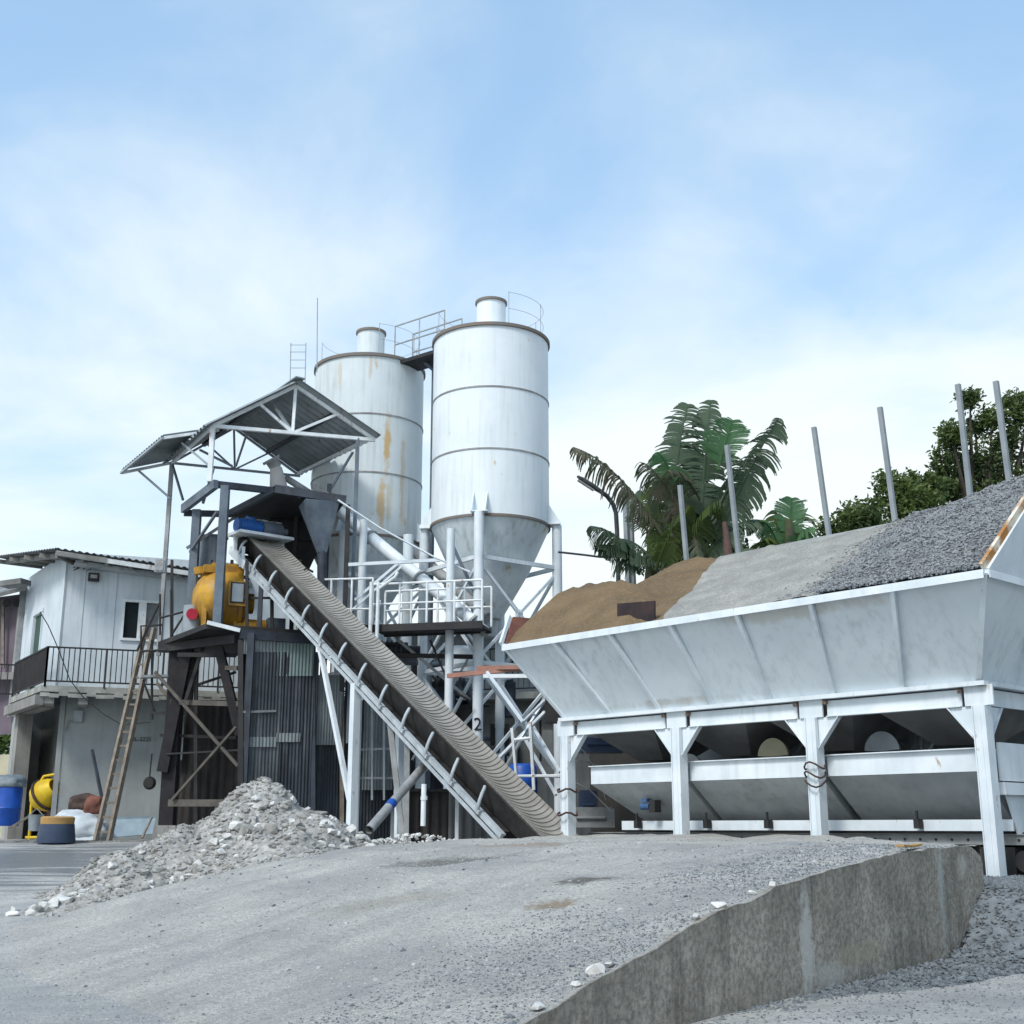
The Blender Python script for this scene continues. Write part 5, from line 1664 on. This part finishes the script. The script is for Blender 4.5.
# neighbouring house at the far left edge
p = at(0, 640, 38)
nb_ = thing('house', p, 'dark purple-brown walled house with a pale roof edge at the far left edge', 'building')
a, b = at(-60, 640, 40), at(24, 640, 38)
mb = MB(); wallp(mb, V(a.x, a.y, 0), V(b.x, b.y, 0), 4.0, zat(596, 38.5), inn=V(0, 1, 0))
mb.build('wall', M['purple'], nb_)
MB().plate([at(-60, 610, 38.6), at(26, 588, 37.0), at(26, 583, 40.5), at(-60, 600, 42)], .12).build('roof', M['asbestos'], nb_)
MB().beam(at(3, 600, 38.2), at(3, 668, 38.2), .08).build('corner_trim', M['wood'], nb_)
mb = MB()
for x_ in (7, 17): mb.tube(at(x_, 603, 38.0), at(x_, 603, 37.85), .13, n=14)
mb.build('vent_hole', M['black'], nb_)
MB().plate([at(-60, 676, 38.6), at(26, 676, 37.2), at(26, 674, 41), at(-60, 674, 42)], .2).build('floor_slab', M['concrete'], nb_)
mb = MB(); wallp(mb, at(-60, 830, 39.5) * 1, at(22, 830, 38.2), .6, zat(754, 38.3), inn=V(0, 1, 0))
o = mb.build('block_wall', M['cream'], loc=at(0, 830, 38.5)); tag(o, 'low cream block wall behind the blue drum at the far left', 'wall')
o = MB().beam(at(4, 585, 36.8), at(26, 582, 36.6), .5, .16).build('roof_board', M['asbestos'], loc=at(15, 585, 36.8)); tag(o, 'short weathered board jutting beside the white house above the pale roof', 'board')

# rear building seen between the silo legs
rbd = thing('workshop', at(480, 800, 38), 'grey workshop with a dark balcony railing seen between the silo legs', 'building')
a, b = atz(318, 39.5, .6), atz(640, 36.8, .6)
zs2 = zat(697, 37.5)
mb = MB(); wallp(mb, a, b, .6, zs2, inn=V(0, 1, 0)); mb.build('lower_wall', M['concrete'], rbd)
a2, b2 = a + V(0, 1.2, 0), b + V(0, 1.2, 0)
mb = MB(); wallp(mb, a2, b2, zs2, zat(628, 38.5), inn=V(0, 1, 0)); mb.build('upper_wall', M['wall_white'], rbd)
a3, b3 = a + V(0, -.8, 0), b + V(0, -.8, 0)
MB().plate([V(q.x, q.y, zs2) for q in (a3, b3, b2, a2)], .2).build('balcony_slab', M['slab'], rbd)
bars(V(a3.x, a3.y, zs2 + .1), V(b3.x, b3.y, zs2 + .1), 1.30, rbd, step=.17)
MB().plate([V(a3.x, a3.y, zat(626, 38)), V(b3.x, b3.y, zat(634, 37)), V(b2.x, b2.y + 3, zat(626, 38)), V(a2.x, a2.y + 3, zat(618, 39))], .1).build('roof', M['asbestos'], rbd)
for (x0, x1, y0, y1) in ((500, 520, 745, 795), (452, 480, 745, 800), (540, 556, 705, 760)):
    q0, q1 = at(x0, y1, 37.0), at(x1, y1, 37.0)
    MB().box(V((q0.x + q1.x) / 2, (lerp(a, b, .6).y) - .05, (q0.z + at(x0, y0, 37).z) / 2), (q1.x - q0.x, .5, at(x0, y0, 37).z - q0.z)).build('opening', M['black'], rbd)
for x_ in (425, 470, 512, 548):
    q = atz(x_, 36.6, .6); MB().box(V(q.x, q.y, 2.2), (.3, .3, 3.6)).build('column', M['concrete'], rbd)
# dark sheets and clutter beneath the inclined conveyor
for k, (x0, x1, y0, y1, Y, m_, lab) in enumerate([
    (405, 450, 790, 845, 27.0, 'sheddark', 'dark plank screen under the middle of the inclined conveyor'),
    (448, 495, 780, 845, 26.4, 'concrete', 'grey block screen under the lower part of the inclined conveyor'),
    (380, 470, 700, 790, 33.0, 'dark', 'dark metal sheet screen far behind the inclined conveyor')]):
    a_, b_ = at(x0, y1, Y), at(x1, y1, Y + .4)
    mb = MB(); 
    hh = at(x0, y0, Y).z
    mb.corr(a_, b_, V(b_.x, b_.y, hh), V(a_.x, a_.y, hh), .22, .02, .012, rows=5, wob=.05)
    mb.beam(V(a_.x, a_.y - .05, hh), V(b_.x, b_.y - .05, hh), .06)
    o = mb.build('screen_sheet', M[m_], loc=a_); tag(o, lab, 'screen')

# ------------------------------------------------------------------ yard clutter at the left
def gz(p): return ground_z(p.x, p.y)
a, b = at(102, 842, 30.6), at(150, 628, 31.6)
ld = thing('wooden_ladder', V(a.x, a.y, gz(a)), 'long weathered wooden ladder leaning from the yard up to the balcony', 'ladder')
sd = (b - a).normalized(); sx_ = V(.97, .25, 0) * .17
a.z = gz(a)
for s_ in (-1, 1): MB().beam(a + sx_ * s_ * .9, b + sx_ * s_ * .6, .08, .12).build('rail', M['wood'], ld)
for i in range(15):
    p = lerp(a, b, (i + .7) / 15.5); MB().beam(p - sx_ * .85, p + sx_ * .85, .045, .05).build('rung', M['wood'], ld)
o = MB().beam(at(104, 808, 32.2), at(92, 750, 33.0), .07).build('metal_bar', M['dark'], loc=at(104, 808, 32.2)); tag(o, 'thin dark bar leaning on the plaster wall left of the ladder', 'bar')
# blue drum with a grey sack on top
p = atz(4, 31.8, 1.0); p.z = zat(826, 31.8)
dm = thing('plastic_drum', p, 'bright blue plastic drum with grey sacks on its top at the left edge', 'drum')
MB().lathe(p, [(0, 0), (.30, 0), (.33, .06), (.335, .4), (.35, .43), (.335, .46), (.345, .9), (.33, .95), (0, .95)], 28).build('body', M['blue'], dm, smooth=50)
def sack(c, sx, sy, sz, m_, name, label, cat, seed=0, group=None):
    bm = bmesh.new(); bmesh.ops.create_icosphere(bm, subdivisions=4, radius=1)
    mb = MB(); vs = []
    for v in bm.verts:
        q = v.co.copy()
        k = 1 + .18 * noise.noise(q * 1.7 + V(seed, 0, 0)) + .07 * noise.noise(q * 5 + V(seed, 3, 0))
        q = V(q.x * abs(q.x) ** -.25 if abs(q.x) > .01 else q.x, q.y, q.z) * k
        q.z = max(q.z, -.55)
        vs.append(c + V(q.x * sx, q.y * sy, (q.z + .55) * sz))
    bm.verts.index_update()
    mb.add(vs, [tuple(x.index for x in f.verts) for f in bm.faces]); bm.free()
    o = mb.build(name, M[m_], smooth=80, loc=c)
    return tag(o, label, cat, group)
sack(p + Z * .94, .42, .36, .20, 'greybag', 'sack', 'grey sack slumped on top of the blue drum at the left edge', 'sack', 3)
# pail
p = atz(30, 30.5, 0); p.z = zat(831, 30.5)
pl_ = thing('pail', p, 'small pale grey pail with a stick between the blue drum and the dark tub', 'pail')
MB().lathe(p, [(0, 0), (.14, 0), (.18, .36), (.19, .38), (.16, .38), (.13, .05), (0, .05)], 20).build('body', M['galv'], pl_, smooth=50)
MB().path([p + Z * .36 + V(-.17, 0, 0), p + Z * .52, p + Z * .36 + V(.17, 0, 0)], .012, 5).build('handle', M['grey'], pl_)
o = MB().beam(at(10, 828, 30.4), at(28, 817, 30.6), .05).build('stick', M['wood'], loc=at(10, 828, 30.4)); tag(o, 'pale wooden stick lying against the small grey pail', 'stick')
# dark tub with ochre lid
p = atz(52, 29.3, 0); p.z = zat(843, 29.3)
tb = thing('tub', p, 'dark navy tub with an ochre top, standing in the yard before the doorway', 'tub')
MB().lathe(p, [(0, 0), (.42, 0), (.43, .05), (.38, .42), (0, .42)], 28).build('body', M['navy'], tb, smooth=50)
MB().lathe(p + Z * .42, [(0, 0), (.37, 0), (.38, .14), (.33, .17), (.30, .10), (0, .10)], 28).build('ochre_lid', M['ochre'], tb, smooth=50)
# small yellow concrete mixer in the doorway
p = P(-.2, .9, 1.35)
p = at(46, 795, 34.6)
ym = thing('portable_mixer', V(p.x, p.y, 1.0), 'small bright yellow drum mixer standing in the dark doorway', 'mixer')
ax = V(.75, -.4, .5).normalized(); d_, s_, u_ = frame(ax)
MB().lathe(p, [(0, -.42), (.22, -.40), (.40, -.18), (.43, .05), (.36, .25), (.24, .42), (.22, .42), (.3, .2), (0, 0)], 26, (s_, u_, d_)).build('drum', M['yellow_bright'], ym, smooth=40)
MB().lathe(p, [(.43, -.02), (.48, -.02), (.48, .05), (.43, .05)], 26, (s_, u_, d_)).build('ring_gear', M['brown'], ym)
mb = MB().path([V(p.x - .35, p.y, .95), V(p.x - .38, p.y, p.z), V(p.x - .1, p.y, p.z + .5), V(p.x + .2, p.y, p.z + .55)], .04, 7)
mb.tube(V(p.x + .3, p.y, .95), V(p.x + .2, p.y, p.z), .04).tube(V(p.x - .45, p.y, 1.0), V(p.x + .4, p.y, 1.0), .04)
mb.build('stand', M['yellow_bright'], ym, smooth=50)
# sacks and sheets along the wall
q = at(78, 836, 31.6); q.z = gz(q)
sack(q, .75, .5, .42, 'bag', 'sack', 'white woven sack heap against the plaster wall, left of the ladder foot', 'sack', 1)
q2 = at(72, 823, 32.2); sack(V(q2.x, q2.y, q2.z), .42, .36, .22, 'bag', 'sack', 'smaller white sack lying on top of the white sack heap', 'sack', 5)
q2 = at(84, 810, 32.4); sack(V(q2.x, q2.y, q2.z), .38, .3, .26, 'brown', 'rag_bundle', 'dark rag bundle on top of the white sacks', 'rags', 7)
q2 = at(94, 814, 32.2); sack(V(q2.x, q2.y, q2.z), .26, .26, .30, 'rustplate', 'rag_bundle', 'rusty brown bundle right of the dark rags by the ladder', 'rags', 9)
a, b = at(108, 838, 31.8), at(152, 834, 32.4)
mb = MB().plate([a, b, b + V(0, .25, .42), a + V(0, .25, .48)], .03)
mb.beam(a + V(0, .25, .48), b + V(0, .25, .42), .06)
o = mb.build('metal_sheet', M['tarp'], loc=a); tag(o, 'long pale blue sheet lying along the foot of the plaster wall', 'sheet')
a, b = at(70, 843, 31.0), at(96, 840, 31.2)
o = MB().plate([a, b, b + V(0, .3, .3), a + V(0, .3, .3)], .04).build('metal_sheet', M['bag'], loc=a); tag(o, 'white sheet leaning under the white sacks, left of the ladder foot', 'sheet')
o = MB().beam(at(142, 838, 31.0), at(152, 817, 31.6), .04).build('stick', M['wood'], loc=at(142, 838, 31)); tag(o, 'short pale stick propped at the right end of the pale blue sheet', 'stick')
q = at(149, 783, 32.8)
o = MB().lathe(q, [(0, -.03), (.12, -.03), (.17, .06), (.14, .10), (0, .1)], 18, (V(1, 0, 0), Z, V(0, 1, 0))).tube(q, q + V(.02, 0, .75), .02).build('hanging_basket', M['black'], smooth=40, loc=q); tag(o, 'dark round basket hanging on the plaster wall beside the tower post', 'basket')
q = at(167, 842, 30.3); q.z = gz(q) + .12
o = MB().box(q, (.55, .5, .34)).box(q + Z * .2, (.42, .4, .1)).build('footing_block', M['concrete'], loc=q - Z * .2); tag(o, 'squat concrete footing block under the left tower post', 'concrete block')
# low kerb step in front of the house
a, b = at(-30, 850, 29.2), at(165, 848, 30.2)
mb = MB()
n = 50
for i in range(n):
    p0, p1 = lerp(a, b, i / n), lerp(a, b, (i + 1) / n)
    zz = .96 + .03 * noise.noise(V(i * .4, 0, 0))
    dyy = .12 * noise.noise(V(i * .3, 4, 0))
    mb.add([V(p0.x, p0.y + dyy, .6), V(p1.x, p1.y + dyy, .6), V(p1.x, p1.y + dyy + .04, zz), V(p0.x, p0.y + dyy + .04, zz), V(p0.x, p0.y + 3.6, zz + .02), V(p1.x, p1.y + 3.6, zz + .02)], [(0, 1, 2, 3), (3, 2, 5, 4)])
o = mb.build('pavement', M['concrete']); tag(o, kind='structure')

# ------------------------------------------------------------------ plants
def banana_leaf(base, tip, arch, width, par, m_, torn=.7, hang=.6, side=None, n=64):
    """leaf from base to tip; midrib arched upwards, blade torn into hanging strips"""
    ctrl = (base + tip) / 2 + Z * arch
    def q(t): return base * (1 - t) ** 2 + ctrl * 2 * t * (1 - t) + tip * t * t
    rib = [q(i / n) for i in range(n + 1)]
    mb = MB()
    mb.path(rib[::4], .035, 5, .008)
    for sgn in (-1, 1):
        i = 6
        while i < n:
            g = random.choice((1, 1, 2, 2, 3)) if random.random() < torn else random.randint(5, 14)
            dr = hang * random.uniform(.6, 1.35)
            wl = random.uniform(.75, 1.12)
            fwd = random.uniform(.25, .55)
            if torn > .8 and random.random() < .10:
                i += g; continue
            for j in range(i, min(n, i + g)):
                t = j / n
                w = width * 1.15 * wl * (math.sin(math.pi * min(1, t * .90 + .06)) ** .6)
                d = (rib[j + 1] - rib[j]).normalized()
                s_ = side or (V(.95, .3, 0) if d.z > .82 else d.cross(Z))
                s_ = (s_.normalized() if s_.length > .1 else V(1, 0, 0))
                a0, a1 = rib[j].copy(), rib[j + 1].copy()
                K_ = 4
                dirv = (s_ * sgn + d * fwd + Z * .12).normalized()
                if g <= 3: dirv += V(random.uniform(-.12, .12), random.uniform(-.12, .12), random.uniform(-.1, .1))
                L_ = w / K_ * random.uniform(.92, 1.06)
                vs = [a0, a1]
                for k in range(K_):
                    dirv = (dirv - Z * dr * .42).normalized()
                    a0 = a0 + dirv * L_; a1 = a1 + dirv * L_
                    if g <= 3 and k == K_ - 1:
                        c_ = (a0 + a1) / 2; vs += [lerp(a0, c_, .6), lerp(a1, c_, .6)]
                    else: vs += [a0.copy(), a1.copy()]
                mb.add(vs, [(2 * k, 2 * k + 1, 2 * k + 3, 2 * k + 2) for k in range(K_)])
            i += g
            if g <= 3 and random.random() < .5: i += 0
    return mb.build('leaf', M[m_], par)
YB = 27.0
bb = at(642, 575, YB)
bp = thing('banana_plant', V(bb.x, bb.y, 5.2), 'big banana plant with long torn drooping leaves behind the sand heap', 'banana plant')
def stem(x0, y0, x1, y1, Y, r0, r1, m_='banana_stem'):
    a, b = at(x0, y0, Y), at(x1, y1, Y)
    mb = MB(); mb.path([lerp(a, b, t) + V(.05 * math.sin(t * 3), 0, 0) for t in (0, .25, .5, .75, 1)], r0, 12, r1)
    return mb.build('stem', M[m_], bp, smooth=50)
stem(650, 590, 650, 530, YB + .6, .16, .10); stem(715, 590, 716, 525, YB + .3, .18, .10); stem(690, 590, 700, 490, YB + .4, .20, .12); stem(668, 590, 676, 480, YB + .2, .24, .14)
M['stem_red'] = mat('dry_purple_stem', (.13, .07, .065), (.08, .06, .05), 6, .8)
stem(728, 590, 724, 522, YB - .6, .17, .05, 'stem_red')
LV = [  # x0, y0, x1, y1, arch, width, material, torn, hang, dY
    (665, 540, 573, 447, .75, .60, 'leaf_dry', .95, 1.3, -.6),
    (668, 520, 688, 404, .3, .55, 'leaf_dark', .9, .55, .2),
    (700, 530, 711, 400, .3, .55, 'leaf_dark', .9, .55, .5),
    (715, 540, 779, 418, .2, .62, 'leaf_dark', .95, 1.2, -.3),
    (718, 470, 733, 420, .2, .50, 'leaf_bright', .2, .25, -.2),
    (712, 520, 760, 440, .25, .5, 'leaf_dark', .9, .9, .1),
    (680, 500, 657, 452, .4, .48, 'leaf_bright', .35, .7, -.4),
    (690, 540, 640, 462, .75, .60, 'leaf_dry', .95, 1.3, -.9),
    (640, 560, 590, 526, .35, .50, 'leaf_dark', .8, 1.2, -.8),
    (655, 566, 596, 545, .3, .5, 'leaf_dark', .8, 1.2, -.4),
    (660, 570, 612, 540, .5, .55, 'leaf_dark', .8, 1.1, .4),
    (690, 560, 735, 470, .5, .6, 'leaf_dark', .8, .9, .6),
    (680, 565, 700, 450, .3, .65, 'leaf_dark', .95, .8, .7),
    (670, 560, 640, 490, .6, .65, 'leaf_dark', .7, 1.1, .8),
    (700, 565, 760, 520, .6, .6, 'leaf_dark', .8, 1.2, .3),
    (665, 565, 655, 480, .5, .6, 'leaf_mid', .85, 1.1, .3),
    (690, 560, 680, 440, .3, .6, 'leaf_dark', .9, .7, 1.0),
    (705, 550, 745, 480, .6, .6, 'leaf_dark', .9, 1.1, .9),
    (680, 560, 720, 500, .5, .6, 'leaf_mid', .85, 1.1, -.5),
    (655, 570, 690, 505, .4, .6, 'leaf_mid', .85, 1.1, -.6),
    (715, 570, 775, 560, .7, .5, 'leaf_dark', .9, 1.2, -.4),
    (640, 575, 615, 570, .6, .5, 'leaf_dark', .9, 1.2, -.2),
    (700, 500, 668, 470, .4, .5, 'leaf_dry', .9, 1.2, -.8),
    (690, 540, 705, 590, .9, .5, 'leaf_dry', .9, 1.2, -.8)]
for x0, y0, x1, y1, ar, w, m_, to, hg, dy in LV:
    banana_leaf(at(x0, y0, YB), at(x1, y1, YB + dy), ar, w, bp, m_, to, hg)
bb = at(790, 560, 27.5)
bp2 = thing('banana_plant', V(bb.x, bb.y, 6.0), 'smaller banana plant with one upright bright leaf, right of the big one', 'banana plant')
a_, b_ = at(792, 575, 27.5), at(788, 520, 27.5)
MB().path([a_, lerp(a_, b_, .5), b_], .18, 10, .1).build('stem', M['banana_stem'], bp2)
for x0, y0, x1, y1, ar, w, m_, to, hg, dy in (
    (790, 540, 792, 498, .2, .40, 'leaf_bright', .1, .2, 0), (785, 560, 758, 520, .5, .5, 'leaf_bright', .4, .9, -.3), (790, 560, 815, 528, .5, .5, 'leaf_bright', .4, .9, -.3),
    (785, 560, 750, 548, .5, .45, 'leaf_mid', .7, 1.1, 0), (790, 555, 830, 545, .5, .5, 'leaf_mid', .7, 1.1, 0), (788, 560, 775, 510, .3, .5, 'leaf_mid', .5, .7, .4),
    (788, 560, 803, 514, .3, .5, 'leaf_mid', .5, .7, .5), (780, 565, 765, 540, .5, .5, 'leaf_mid', .6, 1.0, -.5), (800, 565, 845, 552, .6, .45, 'leaf_dark', .8, 1.1, -.2)):
    banana_leaf(at(x0, y0, 27.5), at(x1, y1, 27.5 + dy), ar, w, bp2, m_, to, hg)

def leaf_clump(mb, c, r, n, ls):
    for _ in range(n):
        d = V(random.gauss(0, 1), random.gauss(0, 1), random.gauss(0, .8)).normalized() * r * random.uniform(.35, 1) ** .6
        p = c + d
        a = V(random.gauss(0, 1), random.gauss(0, 1), random.gauss(0, .6) - .3).normalized()
        b = a.cross(V(random.gauss(0, 1), random.gauss(0, 1), random.gauss(0, 1))).normalized()
        l = ls * random.uniform(.6, 1.4); w = l * .45
        mb.add([p, p + a * l * .5 + b * w * .5, p + a * l, p + a * l * .5 - b * w * .5], [(0, 1, 2, 3)])
def tree(name, base, blobs, m_, label, Y, dens=620, ls=.14, trunk=.15):
    t = thing(name, base, label, 'tree' if name != 'shrub' else 'shrub')
    mb = MB(); mt = MB()
    top = None
    for (x, y, rpx, dy) in blobs:
        c = at(x, y, Y + dy)
        r = rpx / F * (Y + dy)
        n = max(3, int(r * r * 15))
        for _ in range(n + 3):
            cc = c + V(random.gauss(0, 1), random.gauss(0, 1), random.gauss(0, .9)) * r * .48
            leaf_clump(mb, cc, random.uniform(.18, .42), int(dens * .16), ls)
        mid = lerp(base, c, .5) + V(random.uniform(-.3, .3), 0, .3)
        mt.path([base, lerp(base, mid, .6), mid, lerp(mid, c, .6), c + V(0, 0, r * .3)], trunk * .55, 6, .02)
    mt.path([base - Z * .5, base + Z * 1.0], trunk, 10, trunk * .7)
    mt.build('trunk', M['bark'], t, smooth=50)
    mb.build('crown', M[m_], t)
    return t
b0_ = at(985, 545, 33); b0_.z = 6.3
tree('tree', b0_, [(955, 440, 17, 0), (975, 425, 10, .5), (940, 462, 16, 0), (962, 470, 22, 1), (985, 455, 14, 0), (1008, 440, 10, 0), (1016, 420, 12, 0), (1030, 410, 14, 0), (1000, 485, 24, 0), (1025, 470, 22, .5), (935, 490, 16, 0), (920, 500, 14, 0), (950, 500, 18, 0), (975, 500, 18, .5), (985, 475, 16, .8), (965, 485, 16, .8), (1010, 500, 22, .8), (1000, 460, 14, 1), (945, 478, 14, .5), (910, 480, 6, 0), (992, 418, 5, 0), (950, 432, 8, -.5), (970, 398, 3, 0), (1016, 402, 4, 0)], 'leaf_tree',
     'tall dark tree with a ragged crown at the right edge', 33, trunk=.22)
b0_ = at(905, 545, 31); b0_.z = 6.3
tree('tree', b0_, [(905, 490, 15, 0), (890, 500, 14, 0), (920, 500, 16, 0), (875, 508, 13, 0), (900, 515, 15, 0), (860, 515, 11, 0), (925, 512, 12, 0), (930, 485, 10, .5), (888, 482, 5, 0)], 'leaf_mid',
     'yellowish green bushy tree between the third and second posts from the right', 31, trunk=.14)
b0_ = at(845, 545, 30); b0_.z = 6.3
tree('shrub', b0_, [(858, 525, 9, 0), (842, 532, 9, 0), (830, 530, 7, 0), (870, 525, 10, 0), (850, 518, 5, 0)], 'leaf_tree', 'low dark shrub behind the wall, right of the smaller banana plant', 30, trunk=.06)
b0_ = at(10, 800, 60); b0_.z = .9
tree('tree', b0_, [(0, 742, 10, 0), (8, 748, 9, 0), (14, 738, 8, 0), (-8, 735, 12, 0), (5, 760, 8, 0)], 'leaf_mid', 'small patch of bright green tree beyond the block wall at the left edge', 60, dens=200, ls=.3, trunk=.2)
# foliage mass behind the banana, far away
b0_ = at(745, 585, 36); b0_.z = 6.2
tree('tree', b0_, [(728, 540, 9, 0), (715, 560, 10, 0), (690, 560, 12, 0), (662, 562, 10, 0), (740, 556, 6, 0)], 'leaf_back', 'dark bush filling the gaps at the foot of the big banana plant', 30, trunk=.08)

# ------------------------------------------------------------------ sky, sun, camera
w = D.worlds.new('World'); scene.world = w
w.use_nodes = True
nt = w.node_tree; N, L = nt.nodes, nt.links
bg = N['Background']
SUN_AZ, SUN_EL = R(215), R(48)     # azimuth clockwise from +Y
sky = N.new('ShaderNodeTexSky'); sky.sky_type = 'NISHITA'; sky.sun_disc = False
sky.sun_elevation = SUN_EL; sky.sun_rotation = SUN_AZ; sky.air_density = 1.1; sky.dust_density = 1.2; sky.ozone_density = 1.3
tc = N.new('ShaderNodeTexCoord')
sep = N.new('ShaderNodeSeparateXYZ'); L.new(tc.outputs['Generated'], sep.inputs[0])
def math_(op, a, b=None):
    m = N.new('ShaderNodeMath'); m.operation = op
    for i, v in enumerate((a, b)):
        if v is None: continue
        if isinstance(v, (int, float)): m.inputs[i].default_value = v
        else: L.new(v, m.inputs[i])
    return m.outputs[0]
zz = math_('ADD', math_('MAXIMUM', sep.outputs[2], 0.0), .16)
cx = math_('DIVIDE', sep.outputs[0], zz); cy = math_('DIVIDE', sep.outputs[1], zz)
cmb = N.new('ShaderNodeCombineXYZ'); L.new(cx, cmb.inputs[0]); L.new(cy, cmb.inputs[1])
def noise_(scale, det, rough, loc, sc=(1, 1, 1), dist=0.0):
    mp = N.new('ShaderNodeMapping'); mp.inputs['Location'].default_value = loc; mp.inputs['Scale'].default_value = sc
    L.new(cmb.outputs[0], mp.inputs['Vector'])
    n = N.new('ShaderNodeTexNoise'); n.inputs['Scale'].default_value = scale; n.inputs['Detail'].default_value = det; n.inputs['Roughness'].default_value = rough
    n.inputs['Distortion'].default_value = dist
    L.new(mp.outputs[0], n.inputs['Vector']); return n.outputs['Fac']
def rng_(v, a, b, c=0.0, d=1.0, interp_='SMOOTHSTEP'):
    r = N.new('ShaderNodeMapRange'); r.interpolation_type = interp_
    for k, x in zip(('From Min', 'From Max', 'To Min', 'To Max'), (a, b, c, d)): r.inputs[k].default_value = x
    L.new(v, r.inputs['Value']); return r.outputs[0]
n1 = noise_(.62, 7, .5, (20.7, 6.8, 0.0), dist=.3)
n2 = noise_(1.6, 9, .55, (0.4, 5.2, 0.0), dist=.4)
f = math_('ADD', math_('MULTIPLY', n1, .62), math_('MULTIPLY', n2, .42))
low = rng_(sep.outputs[2], .60, .22, -.02, .25)      # clouds bank up towards the horizon
f = math_('ADD', f, low)
cov = rng_(f, .50, .78)
mixn = N.new('ShaderNodeMix'); mixn.data_type = 'RGBA'
L.new(cov, mixn.inputs[0])
sc = N.new('ShaderNodeVectorMath'); sc.operation = 'SCALE'; sc.inputs['Scale'].default_value = 1.0
L.new(sky.outputs[0], sc.inputs[0])
veil = N.new('ShaderNodeVectorMath'); veil.operation = 'ADD'; L.new(sc.outputs[0], veil.inputs[0]); veil.inputs[1].default_value = (1.65, 2.65, 3.6)
L.new(veil.outputs[0], mixn.inputs[6]); mixn.inputs[7].default_value = (7.1, 7.75, 7.85, 1)
# rows of colour are scaled back by the background strength
L.new(mixn.outputs[2], bg.inputs[0])
bg.inputs[1].default_value = .10
sun = D.lights.new('Sun', 'SUN'); sun.energy = 2.0; sun.angle = R(14); sun.color = (1, .96, .9)
so = D.objects.new('Sun', sun); col.objects.link(so)
sd_ = V(math.sin(SUN_AZ) * math.cos(SUN_EL), math.cos(SUN_AZ) * math.cos(SUN_EL), math.sin(SUN_EL))
so.rotation_euler = sd_.to_track_quat('Z', 'Y').to_euler(); so.location = sd_ * 50

cam = D.cameras.new('Camera'); co = D.objects.new('Camera', cam); col.objects.link(co)
co.location = (0, 0, EYE); co.rotation_euler = (R(90) + TH, 0, 0)
cam.sensor_width = 36; cam.lens = 36 * F / 1024; cam.clip_end = 8000; cam.clip_start = .1
scene.camera = co
scene.render.resolution_x = scene.render.resolution_y = 1024
scene.view_settings.view_transform = 'Standard'; scene.view_settings.look = 'None'
scene.view_settings.exposure = 0.45; scene.view_settings.gamma = 1
